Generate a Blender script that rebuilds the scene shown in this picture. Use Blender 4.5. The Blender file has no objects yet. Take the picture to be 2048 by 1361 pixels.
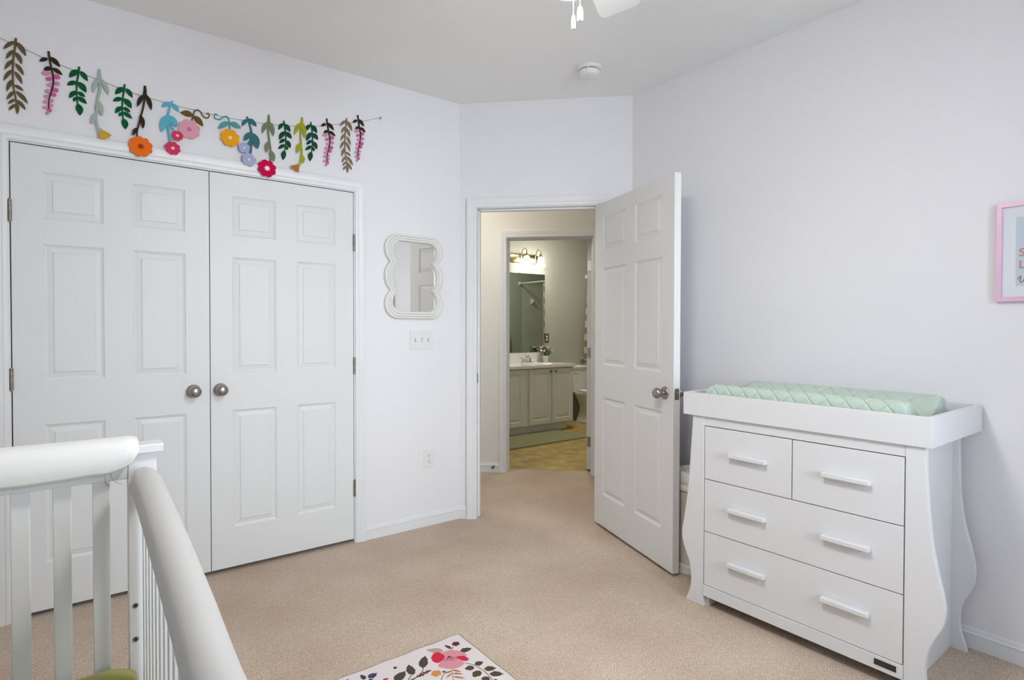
import bpy, bmesh, math, random
from mathutils import Vector, Matrix
random.seed(7)
PI = math.pi
scene = bpy.context.scene
COL = scene.collection

# ------------------------------------------------------------------ camera
PITCH, ROLL, YAW = math.radians(0.8476), math.radians(0.1035), math.radians(52.6072)
fw = Vector((math.cos(YAW)*math.cos(PITCH), math.sin(YAW)*math.cos(PITCH), -math.sin(PITCH)))
rt = Vector((math.sin(YAW), -math.cos(YAW), 0)); up = rt.cross(fw)
rt2 = rt*math.cos(ROLL) + up*math.sin(ROLL); up2 = rt2.cross(fw)
cam_data = bpy.data.cameras.new('camera'); cam = bpy.data.objects.new('camera', cam_data); COL.objects.link(cam)
cam.matrix_world = Matrix(((rt2.x, up2.x, -fw.x, 0), (rt2.y, up2.y, -fw.y, 0), (rt2.z, up2.z, -fw.z, 1.2689), (0, 0, 0, 1)))
cam_data.sensor_fit = 'HORIZONTAL'; cam_data.sensor_width = 36.0
cam_data.lens = 1150.15*36/2048; cam_data.shift_y = -8.13/2048
cam_data.clip_start = 0.05
scene.camera = cam
vs = scene.view_settings
vs.view_transform = 'Standard'; vs.look = 'None'; vs.gamma = 1.0; vs.exposure = 0.73; vs.use_curve_mapping = False

# ------------------------------------------------------------------ sky and daylight
world = bpy.data.worlds.new('sky'); scene.world = world; world.use_nodes = True
world.node_tree.nodes['Background'].inputs[0].default_value = (0.60, 0.78, 1.0, 1)
world.node_tree.nodes['Background'].inputs[1].default_value = 2.3

def lamp(name, kind, loc, energy, color, rot=(0, 0, 0), size=None, size_y=None, radius=None):
    l = bpy.data.lights.new(name, kind); l.energy = energy; l.color = color
    if kind == 'AREA':
        l.shape = 'RECTANGLE'; l.size = size; l.size_y = size_y
    elif radius: l.shadow_soft_size = radius
    o = bpy.data.objects.new(name, l); o.location = loc; o.rotation_euler = rot; COL.objects.link(o)
    return o
ROOM = dict(YC=3.239, XR=2.830, YF=-0.80, XL=-0.75, ZC=2.74)
# daylight through the window in the wall behind the camera (light sits outside the pane)
lamp('window_daylight', 'AREA', (1.25, -2.60, 1.75), 106, (0.78, 0.90, 1.0), (-PI/2, 0, PI), 1.60, 1.60)
lamp('bathroom_fill_light', 'AREA', (4.70, 4.95, 2.70), 11.5, (1.0, 0.94, 0.82), (0, 0, 0), 0.30, 0.30)  # unseen area light added to keep the bathroom walls bright
lamp('hall_fill_light', 'AREA', (2.05, 3.95, 2.70), 12, (1.0, 0.93, 0.79), (0, 0, -PI/4), 0.35, 0.35)  # unseen fill added for the hall, no fixture modelled

# ------------------------------------------------------------------ materials
def lin(c):
    if isinstance(c, str):
        c = [int(c[i:i+2], 16)/255 for i in (1, 3, 5)]
        c = [x/12.92 if x <= .04045 else ((x+.055)/1.055)**2.4 for x in c]
    return (c[0], c[1], c[2], 1)
def mat(name, color, rough=.5, metal=0.0, bump=None, vary=None, spec=.5, coat=0, emit=None, trans=0, sheen=0):
    m = bpy.data.materials.new(name); m.use_nodes = True
    nt = m.node_tree; b = nt.nodes['Principled BSDF']
    b.inputs['Base Color'].default_value = lin(color); b.inputs['Roughness'].default_value = rough
    b.inputs['Metallic'].default_value = metal; b.inputs['Specular IOR Level'].default_value = spec
    b.inputs['Coat Weight'].default_value = coat; b.inputs['Sheen Weight'].default_value = sheen
    b.inputs['Transmission Weight'].default_value = trans
    if emit:
        b.inputs['Emission Color'].default_value = lin(emit[0]); b.inputs['Emission Strength'].default_value = emit[1]
    tc = nt.nodes.new('ShaderNodeTexCoord')
    if vary:    # (scale, amount) soft colour variation
        n = nt.nodes.new('ShaderNodeTexNoise'); n.inputs['Scale'].default_value = vary[0]; n.inputs['Detail'].default_value = 6
        nt.links.new(tc.outputs['Object'], n.inputs['Vector'])
        r = nt.nodes.new('ShaderNodeValToRGB'); c = lin(color); a = vary[1]
        r.color_ramp.elements[0].position = .3; r.color_ramp.elements[1].position = .7
        r.color_ramp.elements[0].color = (c[0]*(1-a), c[1]*(1-a), c[2]*(1-a), 1)
        r.color_ramp.elements[1].color = (min(1, c[0]*(1+a)), min(1, c[1]*(1+a)), min(1, c[2]*(1+a)), 1)
        nt.links.new(n.outputs['Fac'], r.inputs['Fac']); nt.links.new(r.outputs['Color'], b.inputs['Base Color'])
    if bump:    # (scale, strength, distance)
        n = nt.nodes.new('ShaderNodeTexNoise'); n.inputs['Scale'].default_value = bump[0]; n.inputs['Detail'].default_value = 4
        nt.links.new(tc.outputs['Object'], n.inputs['Vector'])
        p = nt.nodes.new('ShaderNodeBump'); p.inputs['Strength'].default_value = bump[1]; p.inputs['Distance'].default_value = bump[2]
        nt.links.new(n.outputs['Fac'], p.inputs['Height']); nt.links.new(p.outputs['Normal'], b.inputs['Normal'])
    return m
M = {}
M['wall'] = mat('lavender_white_paint', (.84, .823, .835), .7, bump=(180, .06, .002), spec=.2)
M['ceiling'] = mat('ceiling_paint', (.90, .895, .875), .85, bump=(120, .1, .002), spec=.1)
M['hallwall'] = mat('hall_paint', (.80, .79, .74), .7, bump=(180, .06, .002), spec=.2)
M['bathwall'] = mat('sage_paint', (.47, .485, .425), .6, bump=(180, .06, .002), spec=.3)
M['trim'] = mat('trim_paint', (.81, .81, .81), .35, spec=.4)
M['doorpaint'] = mat('door_paint', (.78, .78, .77), .45, spec=.35)
def grain(m):      # embossed wood grain running up the door
    nt = m.node_tree; tc = nt.nodes.new('ShaderNodeTexCoord'); mp = nt.nodes.new('ShaderNodeMapping'); mp.inputs['Scale'].default_value = (26, 26, 1.6)
    n = nt.nodes.new('ShaderNodeTexNoise'); n.inputs['Scale'].default_value = 4; n.inputs['Detail'].default_value = 5; n.inputs['Distortion'].default_value = 1.2
    p = nt.nodes.new('ShaderNodeBump'); p.inputs['Strength'].default_value = .16; p.inputs['Distance'].default_value = .002
    nt.links.new(tc.outputs['Object'], mp.inputs['Vector']); nt.links.new(mp.outputs['Vector'], n.inputs['Vector']); nt.links.new(n.outputs['Fac'], p.inputs['Height']); nt.links.new(p.outputs['Normal'], nt.nodes['Principled BSDF'].inputs['Normal'])
grain(M['doorpaint'])
M['furniture'] = mat('white_lacquer', (.74, .74, .745), .35, spec=.4)
M['crib'] = mat('crib_lacquer', (.79, .79, .79), .35, spec=.45)
M['nickel'] = mat('brushed_nickel', (.36, .33, .30), .32, 1.0, bump=(300, .03, .001))
M['chrome'] = mat('chrome', (.75, .75, .76), .12, 1.0)
M['bronze_hinge'] = mat('aged_hinge_metal', (.27, .24, .20), .45, 1.0, vary=(60, .3))
M['dark'] = mat('dark_metal', (.03, .028, .025), .5)
M['slot'] = mat('toggle_slot_grey', (.42, .42, .41), .6)
M['hole'] = mat('dark_hole', (.02, .02, .02), .8)
M['plastic'] = mat('white_plastic', (.80, .80, .77), .35)
M['mirrorglass'] = mat('mirror_glass', (.90, .91, .90), .01, 1.0)
M['bathmirror'] = mat('bath_mirror_glass', (.68, .74, .69), .01, 1.0)
M['creamframe'] = mat('cream_lacquer', (.80, .79, .745), .4)
M['foam'] = mat('foam_cover_cloth', (.52, .515, .505), .75, bump=(500, .08, .001), sheen=.2)
M['lime'] = mat('lime_sheet', (.30, .295, .045), .85, bump=(250, .3, .002), sheen=.3)
M['pail'] = mat('beige_plastic', (.66, .60, .51), .4)
M['pailtop'] = mat('pale_plastic', (.74, .72, .66), .35)
M['pink'] = mat('pink_lacquer', (.78, .50, .64), .35)
M['matboard'] = mat('mat_board', (.74, .76, .80), .8)
M['print'] = mat('pale_blue_print', (.55, .62, .68), .8)
M['letter'] = mat('rose_ink', (.50, .25, .22), .7)
M['ink'] = mat('brown_ink', (.22, .10, .04), .7)
M['string'] = mat('jute_string', (.32, .29, .22), .9)
M['porcelain'] = mat('porcelain', (.80, .80, .76), .12, coat=.3)
M['counter'] = mat('cultured_marble', (.86, .86, .84), .15, vary=(4, .03), coat=.3)
M['cabinet'] = mat('cabinet_paint', (.78, .78, .75), .4)
M['brass'] = mat('antique_brass', (.33, .27, .16), .28, 1.0)
M['shade'] = mat('frosted_glass_shade', (.9, .9, .85), .4, emit=((1.0, .94, .80), 9.0))
M['bowl'] = mat('lit_glass_bowl', (.9, .88, .8), .3, emit=((1.0, .965, .93), 47.0))
M['leafgreen'] = mat('plant_green', (.06, .13, .025), .6, vary=(60, .4))
M['petalw'] = mat('plant_white', (.80, .78, .76), .7)
M['petalp'] = mat('plant_pink', (.62, .28, .34), .7)
M['bathmat'] = mat('olive_bath_mat', (.36, .35, .20), .95, bump=(400, .8, .006), vary=(200, .25))
M['towel'] = mat('mauve_towel', (.33, .20, .19), .95, bump=(300, .5, .003))
M['outletdark'] = mat('bronze_plate', (.16, .13, .10), .4, .6)
M['gap_shade'] = mat('closet_shade', (.05, .05, .05), .9)  # near-black closet interior: shade behind the door gaps put into the colour
FELT = dict(olive='#6b5a3e', umber='#3b3022', lp='#d68fae', dp='#d0619a', green='#145a33', pine='#1f4d3a', sage='#a9b8ab', mustard='#c9a43e',
            orange='#ef7126', rust='#9c3f12', sky='#62b3c6', rose='#d63c5e', cream='#f4dcc0', bronze='#6d5730', blush='#e2a2b0', pink='#d9759a',
            teal='#5b9da0', amber='#f2a71f', deepteal='#3d7379', lilac='#a9b0cd', white='#f1ecea', moss='#7b8465', magenta='#cb1049',
            lime='#a3a626', copper='#b8703a', taupe='#85745a')
for k, v in FELT.items(): M['felt_'+k] = mat('felt_'+k, v, .95, bump=(700, .25, .001), spec=.1)
RUGC = dict(tan='#b29f86', dkleaf='#504b42', pinkpetal='#d8919c', redpetal='#cf3049', maroon='#67333a', orangepetal='#d0914f', tan2='#a5764a', brleaf='#584a36', blleaf='#454a5c')
for k, v in RUGC.items(): M['rug_'+k] = mat('rug_'+k, v, .95, bump=(600, .3, .001), spec=.1)
M['rugwhite'] = mat('rug_white', '#e0d6d6', .95, bump=(500, .3, .002), spec=.1)
M['rugedge'] = mat('rug_edge', '#8a8064', .95)

def carpet_mat():
    m = bpy.data.materials.new('beige_carpet'); m.use_nodes = True; nt = m.node_tree; b = nt.nodes['Principled BSDF']
    b.inputs['Roughness'].default_value = 1.0; b.inputs['Specular IOR Level'].default_value = .05; b.inputs['Sheen Weight'].default_value = .15
    tc = nt.nodes.new('ShaderNodeTexCoord')
    def noise(s, d=3):
        n = nt.nodes.new('ShaderNodeTexNoise'); n.inputs['Scale'].default_value = s; n.inputs['Detail'].default_value = d
        nt.links.new(tc.outputs['Object'], n.inputs['Vector']); return n
    def ramp(n, p0, c0, p1, c1):
        r = nt.nodes.new('ShaderNodeValToRGB'); e = r.color_ramp.elements
        e[0].position = p0; e[0].color = c0; e[1].position = p1; e[1].color = c1
        nt.links.new(n.outputs['Fac'], r.inputs['Fac']); return r
    def mul(a, c):
        x = nt.nodes.new('ShaderNodeMix'); x.data_type = 'RGBA'; x.blend_type = 'MULTIPLY'; x.inputs['Factor'].default_value = 1
        nt.links.new(a.outputs[0] if 'Color' not in a.outputs else a.outputs['Color'], x.inputs['A']); nt.links.new(c.outputs['Color'], x.inputs['B']); return x
    fine = ramp(noise(230, 2), .34, (.44, .338, .248, 1), .66, (.96, .78, .63, 1))
    mid = ramp(noise(48, 3), .3, (.86, .86, .86, 1), .7, (1, 1, 1, 1))
    big = ramp(noise(2.3, 4), .32, (.84, .80, .76, 1), .68, (1, 1, 1, 1))
    x1 = nt.nodes.new('ShaderNodeMix'); x1.data_type = 'RGBA'; x1.blend_type = 'MULTIPLY'; x1.inputs['Factor'].default_value = 1
    nt.links.new(fine.outputs['Color'], x1.inputs['A']); nt.links.new(mid.outputs['Color'], x1.inputs['B'])
    x2 = nt.nodes.new('ShaderNodeMix'); x2.data_type = 'RGBA'; x2.blend_type = 'MULTIPLY'; x2.inputs['Factor'].default_value = 1
    nt.links.new(x1.outputs['Result'], x2.inputs['A']); nt.links.new(big.outputs['Color'], x2.inputs['B'])
    nt.links.new(x2.outputs['Result'], b.inputs['Base Color'])
    p = nt.nodes.new('ShaderNodeBump'); p.inputs['Strength'].default_value = .7; p.inputs['Distance'].default_value = .006
    nt.links.new(noise(260, 3).outputs['Fac'], p.inputs['Height']); nt.links.new(p.outputs['Normal'], b.inputs['Normal'])
    return m
M['carpet'] = carpet_mat()
def vinyl_mat():
    m = mat('tan_vinyl_tile', (.52, .37, .12), .35, vary=(7, .35)); nt = m.node_tree; b = nt.nodes['Principled BSDF']
    src = b.inputs['Base Color'].links[0].from_socket
    br = nt.nodes.new('ShaderNodeTexBrick'); br.offset = 0; br.inputs['Scale'].default_value = 1; br.inputs['Mortar Size'].default_value = .004
    br.inputs['Brick Width'].default_value = .305; br.inputs['Row Height'].default_value = .305
    br.inputs['Color1'].default_value = br.inputs['Color2'].default_value = (1, 1, 1, 1); br.inputs['Mortar'].default_value = (.72, .7, .62, 1)
    tc = nt.nodes.new('ShaderNodeTexCoord'); nt.links.new(tc.outputs['Object'], br.inputs['Vector'])
    x = nt.nodes.new('ShaderNodeMix'); x.data_type = 'RGBA'; x.blend_type = 'MULTIPLY'; x.inputs['Factor'].default_value = 1
    nt.links.new(src, x.inputs['A']); nt.links.new(br.outputs['Color'], x.inputs['B']); nt.links.new(x.outputs['Result'], b.inputs['Base Color'])
    return m
M['vinyl'] = vinyl_mat()
def plaid_mat():
    m = bpy.data.materials.new('plaid_curtain_cloth'); m.use_nodes = True; nt = m.node_tree; b = nt.nodes['Principled BSDF']
    b.inputs['Roughness'].default_value = .9
    tc = nt.nodes.new('ShaderNodeTexCoord'); c = nt.nodes.new('ShaderNodeTexChecker'); c.inputs['Scale'].default_value = 11
    c.inputs['Color1'].default_value = (.36, .22, .14, 1); c.inputs['Color2'].default_value = (.62, .57, .46, 1)
    mp = nt.nodes.new('ShaderNodeMapping'); mp.inputs['Scale'].default_value = (0.02, 1, 1)
    nt.links.new(tc.outputs['Object'], mp.inputs['Vector']); nt.links.new(mp.outputs['Vector'], c.inputs['Vector'])
    nt.links.new(c.outputs['Color'], b.inputs['Base Color']); return m
M['plaid'] = plaid_mat()
def pane_mat():
    m = bpy.data.materials.new('window_pane'); m.use_nodes = True; nt = m.node_tree
    for n in list(nt.nodes):
        if n.type == 'BSDF_PRINCIPLED': nt.nodes.remove(n)
    t = nt.nodes.new('ShaderNodeBsdfTransparent'); g = nt.nodes.new('ShaderNodeBsdfGlossy'); g.inputs['Roughness'].default_value = .02
    x = nt.nodes.new('ShaderNodeMixShader'); x.inputs[0].default_value = .06
    nt.links.new(t.outputs[0], x.inputs[1]); nt.links.new(g.outputs[0], x.inputs[2])
    nt.links.new(x.outputs[0], nt.nodes['Material Output'].inputs['Surface']); return m
M['pane'] = pane_mat()

# ------------------------------------------------------------------ mesh helpers
class MB:
    """collects shapes in one bmesh; build() links them as ONE mesh object"""
    def __init__(s): s.bm = bmesh.new(); s.mi = 0
    def face(s, pts):
        f = s.bm.faces.new([s.bm.verts.new(p) for p in pts]); f.material_index = s.mi; return f
    def loft(s, rings, closed=True, cap0=True, cap1=True):
        R = [[s.bm.verts.new(p) for p in r] for r in rings]
        n = len(R[0])
        for a, b in zip(R, R[1:]):
            for i in range(n if closed else n-1):
                j = (i+1) % n
                s.bm.faces.new((a[i], a[j], b[j], b[i])).material_index = s.mi
        if closed and cap0: s.bm.faces.new(R[0][::-1]).material_index = s.mi
        if closed and cap1: s.bm.faces.new(R[-1]).material_index = s.mi
        return R
    def box(s, x0, x1, y0, y1, z0, z1):
        s.loft([[(x0, y0, z), (x1, y0, z), (x1, y1, z), (x0, y1, z)] for z in (z0, z1)])
    def prism(s, poly, f0, f1):
        """polygon (2-D) swept from mapping f0 to mapping f1"""
        s.loft([[f0(*p) for p in poly], [f1(*p) for p in poly]])
    def tube(s, pts, r, seg=10, caps=True):
        pts = [Vector(p) for p in pts]; rr = r if isinstance(r, (list, tuple)) else [r]*len(pts)
        rings = []; nrm = None
        for i, p in enumerate(pts):
            t = (pts[min(i+1, len(pts)-1)] - pts[max(i-1, 0)]).normalized()
            if nrm is None:
                nrm = t.orthogonal().normalized()
            nrm = (nrm - t*nrm.dot(t)).normalized(); bn = t.cross(nrm)
            rings.append([p + (nrm*math.cos(2*PI*k/seg) + bn*math.sin(2*PI*k/seg))*rr[i] for k in range(seg)])
        s.loft(rings, True, caps, caps)
    def lathe(s, prof, seg=28, c=(0, 0, 0), axis='z'):
        rings = []
        for r, h in prof:
            ring = []
            for k in range(seg):
                a = 2*PI*k/seg; u, v = max(r, 1e-5)*math.cos(a), max(r, 1e-5)*math.sin(a)
                p = dict(z=(u, v, h), y=(u, h, v), x=(h, u, v))[axis]
                ring.append((c[0]+p[0], c[1]+p[1], c[2]+p[2]))
            rings.append(ring)
        s.loft(rings)
    def build(s, name, mats, parent=None, loc=None, rotz=0.0, bevel=0, smooth=None, seg=2, kind=None):
        bmesh.ops.remove_doubles(s.bm, verts=s.bm.verts, dist=1e-6)
        bmesh.ops.recalc_face_normals(s.bm, faces=s.bm.faces)
        me = bpy.data.meshes.new(name); s.bm.to_mesh(me); s.bm.free()
        for m in (mats if isinstance(mats, (list, tuple)) else [mats]): me.materials.append(m)
        o = bpy.data.objects.new(name, me); COL.objects.link(o)
        if parent: o.parent = parent
        if loc: o.location = loc
        if rotz: o.rotation_euler = (0, 0, rotz)
        if smooth is not None:
            me.polygons.foreach_set('use_smooth', [True]*len(me.polygons))
            try: me.set_sharp_from_angle(angle=math.radians(smooth))
            except Exception: pass
        if bevel:
            b = o.modifiers.new('edge', 'BEVEL'); b.width = bevel; b.segments = seg; b.limit_method = 'ANGLE'; b.angle_limit = math.radians(40)
            me.polygons.foreach_set('use_smooth', [True]*len(me.polygons))
            try: me.set_sharp_from_angle(angle=math.radians(35))
            except Exception: pass
        if kind: o['kind'] = kind
        return o
def tag(o, label, cat, group=None, kind=None):
    o['label'] = label; o['category'] = cat
    if group: o['group'] = group
    if kind: o['kind'] = kind
    return o
def thing(name, label, cat, loc=(0, 0, 0), rotz=0.0, group=None):
    o = bpy.data.objects.new(name, None); o.empty_display_size = .05; COL.objects.link(o)
    o.location = loc; o.rotation_euler = (0, 0, rotz)
    return tag(o, label, cat, group)
def struct(o, label=None, cat=None):
    o['kind'] = 'structure'
    if label: o['label'] = label; o['category'] = cat
    return o
def copy_tree(o, parent=None):
    c = o.copy(); COL.objects.link(c)
    if parent is not None: c.parent = parent
    for ch in list(o.children): copy_tree(ch, c)
    return c
def crv(pts, n=8):
    """Catmull-Rom through points of any dimension"""
    out = []; P = [pts[0]] + list(pts) + [pts[-1]]
    for i in range(1, len(P)-2):
        for k in range(n):
            t = k/n; a, b, c, d = P[i-1], P[i], P[i+1], P[i+2]
            out.append(tuple(.5*((2*b[j]) + (-a[j]+c[j])*t + (2*a[j]-5*b[j]+4*c[j]-d[j])*t*t + (-a[j]+3*b[j]-3*c[j]+d[j])*t**3) for j in range(len(b))))
    out.append(tuple(pts[-1])); return out

# ------------------------------------------------------------------ setting: room shell
YC, XR, YF, XL, ZC = ROOM['YC'], ROOM['XR'], ROOM['YF'], ROOM['XL'], ROOM['ZC']
X0, Y1 = 2.037, 2.4605            # corners where the slanted entry wall meets the closet wall and the right wall
S2 = math.sqrt(.5); EROT = -PI/4; EW = 1.117   # entry wall frame: local x runs along it, local y goes away from the room
EO = (X0, YC, 0)
TW = .12
def wall_with_hole(name, m, L0, L1, h0, h1, zt, loc=(0, 0, 0), rotz=0, z1=ZC):
    b = MB()
    if h0 is None: b.box(L0, L1, 0, TW, 0, z1)
    else:
        b.box(L0, h0, 0, TW, 0, z1); b.box(h1, L1, 0, TW, 0, z1); b.box(h0, h1, 0, TW, zt, z1)
    return struct(b.build(name, m, None, loc, rotz))
def plane_poly(name, m, pts, z, th):
    b = MB(); b.prism(pts, lambda x, y: (x, y, z), lambda x, y: (x, y, z+th)); return struct(b.build(name, m))
def E(s, off, z=0):
    return (X0 + (s+off)*S2, YC + (off-s)*S2, z)
HO = 1.235      # hall wall face, measured from the entry wall
edge = 1.36     # carpet stops here
a, bq = E(-1.2, edge), E(2.4, edge)
plane_poly('floor', M['carpet'], [(-1.0, -1.1), (3.2, -1.1), (4.9, bq[1]-1.0), bq[:2], a[:2], (-1.0, 5.2)], -.05, .05)
c0, c1 = E(-1.2, edge), E(2.4, edge)
plane_poly('floor_bathroom', M['vinyl'], [c0[:2], c1[:2], (7.2, c1[1]), (7.2, 6.6), (c0[0], 6.6)], -.055, .05)
plane_poly('ceiling', M['ceiling'], [(-1.1, -1.1), (7.2, -1.1), (7.2, 6.6), (-1.1, 6.6)], ZC, .08)
CD0, CD1, CZ = -.2088, 1.3105, 2.0575        # closet opening inside its jambs
wall_with_hole('wall_back', M['wall'], XL, X0+.02, CD0-.018, CD1+.018, CZ+.018, (0, YC, 0))
ED0, ED1, EZ = .118, .930, 2.052             # bedroom doorway inside its jambs
wall_with_hole('wall_entry', M['wall'], -.02, EW+.0, ED0-.018, ED1+.018, EZ+.018, EO, EROT)
b = MB(); b.box(XR, XR+TW, YF-TW, Y1+.0, 0, ZC); struct(b.build('wall_right', M['wall']))
b = MB(); b.box(XL-TW, XL, YF-TW, YC+TW, 0, ZC); struct(b.build('wall_left', M['wall']))
WX0, WX1, WZ0, WZ1 = .75, 1.95, .78, 2.22
b = MB(); b.box(XL, WX0, -TW, 0, 0, ZC); b.box(WX1, XR, -TW, 0, 0, ZC); b.box(WX0, WX1, -TW, 0, 0, WZ0); b.box(WX0, WX1, -TW, 0, WZ1, ZC)
struct(b.build('wall_front', M['wall'], None, (0, YF, 0)))
b = MB()
for x0, x1, z0, z1 in ((WX0, WX1, WZ0, WZ0+.05), (WX0, WX1, WZ1-.05, WZ1), (WX0, WX0+.05, WZ0, WZ1), (WX1-.05, WX1, WZ0, WZ1), (WX0, WX1, 1.475, 1.525), ((WX0+WX1)/2-.03, (WX0+WX1)/2+.03, WZ0, WZ1)):
    b.box(x0, x1, YF-.09, YF-.04, z0, z1)
win = struct(b.build('window_1', M['trim']))
b = MB(); b.box(WX0+.02, WX1-.02, YF-.068, YF-.062, WZ0+.02, WZ1-.02); b.build('pane', M['pane'], win)
# hall and bathroom shell
BD0, BD1, BZ = .143, .880, 2.045
wall_with_hole('wall_hall', M['hallwall'], -.62, 1.9, BD0-.018, BD1+.018, BZ+.018, E(0, HO), EROT)
b = MB(); b.box(-.62, -.50, .0, HO, 0, ZC); struct(b.build('wall_hall_left', M['hallwall'], None, EO, EROT))
b = MB(); b.box(1.78, 1.9, -.3, HO, 0, ZC); struct(b.build('wall_hall_right', M['hallwall'], None, EO, EROT))
b = MB(); b.box(EW, 1.8, 0, TW, 0, ZC); struct(b.build('wall_hall_front', M['hallwall'], None, EO, EROT))
YB = 5.85
def seg_wall(name, m, p, q, th=.12):
    d = Vector((q[0]-p[0], q[1]-p[1])); b = MB(); b.box(0, d.length, 0, th, 0, ZC)
    return struct(b.build(name, m, None, (p[0], p[1], 0), math.atan2(d.y, d.x)))
seg_wall('wall_bathroom_back', M['bathwall'], (2.9, YB), (6.67, YB))
seg_wall('wall_bathroom_right', M['bathwall'], (6.55, YB), (6.55, 4.3))
seg_wall('wall_bathroom_left', M['bathwall'], (2.93, 4.2), (2.93, YB))
q0 = E(.975, HO+TW); q1 = (q0[0]+(4.3-q0[1]), 4.3)
seg_wall('wall_bathroom_entry', M['bathwall'], q1, q0[:2])
seg_wall('wall_bathroom_front', M['bathwall'], (6.67, 4.3), q1)
# bathroom-side skin of the hall wall
b = MB(); b.box(-.55, BD0-.018, TW, TW+.01, 0, ZC); b.box(BD0-.018, .975, TW, TW+.01, BZ+.018, ZC)
struct(b.build('wall_bathroom_hall', M['bathwall'], None, E(0, HO), EROT))
# closet interior behind the doors
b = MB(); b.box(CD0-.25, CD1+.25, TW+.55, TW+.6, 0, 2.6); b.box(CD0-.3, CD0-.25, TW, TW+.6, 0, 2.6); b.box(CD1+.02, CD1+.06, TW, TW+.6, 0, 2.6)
struct(b.build('wall_closet_interior', M['gap_shade'], None, (0, YC, 0)))

CAS = [(0, 0), (0, .008), (.005, .0115), (.016, .0125), (.020, .0105), (.026, .0135), (.042, .0175), (.052, .019), (.058, .0185), (.061, .016), (.062, 0)]
def casing(name, x0, x1, zt, loc, rotz, m, depth=TW, stop=None, back=False):
    """mitred casing round an opening plus its jamb boards (local x along wall, -y into the room)"""
    b = MB(); rev = .006
    rings = []
    for cx, cz, sx, sz in ((x0-rev, 0, -1, 0), (x0-rev, zt+rev, -1, 1), (x1+rev, zt+rev, 1, 1), (x1+rev, 0, 1, 0)):
        rings.append([(cx+sx*u, -v, cz+sz*u) for u, v in CAS])
    b.loft(rings)
    b.box(x0-.018, x0, 0, depth, 0, zt); b.box(x1, x1+.018, 0, depth, 0, zt); b.box(x0-.018, x1+.018, 0, depth, zt, zt+.018)
    if stop:
        s0, s1 = stop
        b.box(x0, x0+.011, s0, s1, 0, zt); b.box(x1-.011, x1, s0, s1, 0, zt); b.box(x0, x1, s0, s1, zt-.011, zt)
    return struct(b.build(name, m, None, loc, rotz, smooth=30))
casing('trim_1', CD0, CD1, CZ, (0, YC, 0), 0, M['trim'])
tr2 = casing('trim_2', ED0, ED1, EZ, EO, EROT, M['trim'], stop=(.045, .08))
b = MB(); b.box(ED0-.001, ED0+.0015, .008, .034, .90, .965); b.build('strike_plate', M['bronze_hinge'], tr2)
casing('trim_3', BD0, BD1, BZ, E(0, HO), EROT, M['trim'], stop=(.05, .085))
BASE = [(0, 0), (-.0115, 0), (-.0115, .054), (-.0145, .057), (-.0145, .061), (-.009, .066), (-.0075, .075), (-.0045, .082), (-.003, .083), (0, .083)]
def baseboard(name, x0, x1, loc, rotz, m):
    b = MB(); b.loft([[(x, v, z) for v, z in BASE] for x in (x0, x1)])
    return struct(b.build(name, m, None, loc, rotz, smooth=30))
baseboard('baseboard_back', CD1+.069, X0+.004, (0, YC, 0), 0, M['trim'])
baseboard('baseboard_back_left', XL, CD0-.069, (0, YC, 0), 0, M['trim'])
baseboard('baseboard_entry', -.004, ED0-.069, EO, EROT, M['trim'])
baseboard('baseboard_entry_right', ED1+.069, EW, EO, EROT, M['trim'])
baseboard('baseboard_right', -Y1, -YF, (XR, 0, 0), -PI/2, M['trim'])
baseboard('baseboard_left', YF, YC, (XL, 0, 0), PI/2, M['trim'])
hb = baseboard('baseboard_hall', -.50, BD0-.069, E(0, HO), EROT, M['trim'])
baseboard('baseboard_hall_right', BD1+.069, 1.78, E(0, HO), EROT, M['trim'])
t = thing('door_stop', 'small dark rigid door stop on hall baseboard', 'door stop', E(.028, HO-.013, .048), EROT)
b = MB(); b.tube([(0, 0, 0), (0, -.035, 0)], [.004, .004], 8); b.lathe([(.011, -.0), (.011, -.004)], 12, axis='y'); b.build('stem', M['bronze_hinge'], t, smooth=40)
b = MB(); b.lathe([(.008, -.035), (.009, -.045), (.004, -.048)], 12, axis='y'); b.build('tip', M['dark'], t, smooth=40)

# ------------------------------------------------------------------ six-panel doors
PR = [(0, 0), (.003, .0035), (.009, .0065), (.013, .0085), (.033, .0045), (.0365, .0008)]
def door_mesh(w, h, t, cols, rows):
    b = MB()
    xs = [0] + [v for c in cols for v in c] + [w]; zs = [0] + [v for r in rows for v in r] + [h]
    for side in (0, 1):
        y = 0 if side == 0 else t; sg = 1 if side == 0 else -1
        for i in range(len(xs)-1):
            for j in range(len(zs)-1):
                xa, xb, za, zb = xs[i], xs[i+1], zs[j], zs[j+1]
                if i % 2 == 1 and j % 2 == 1:
                    rg = [[(xa+u, y+sg*v, za+u), (xb-u, y+sg*v, za+u), (xb-u, y+sg*v, zb-u), (xa+u, y+sg*v, zb-u)] for u, v in PR]
                    b.loft(rg, True, False, True)
                else: b.face([(xa, y, za), (xb, y, za), (xb, y, zb), (xa, y, zb)])
    for i in range(len(xs)-1):
        b.face([(xs[i], 0, 0), (xs[i+1], 0, 0), (xs[i+1], t, 0), (xs[i], t, 0)]); b.face([(xs[i], 0, h), (xs[i+1], 0, h), (xs[i+1], t, h), (xs[i], t, h)])
    for j in range(len(zs)-1):
        b.face([(0, 0, zs[j]), (0, 0, zs[j+1]), (0, t, zs[j+1]), (0, t, zs[j])]); b.face([(w, 0, zs[j]), (w, 0, zs[j+1]), (w, t, zs[j+1]), (w, t, zs[j])])
    return b
KNOB = [(.033, 0), (.033, .004), (.029, .009), (.014, .011), (.0115, .016), (.0115, .026), (.017, .030), (.025, .037), (.0285, .046), (.0275, .056), (.021, .0635), (.010, .067), (0, .068)]
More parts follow.
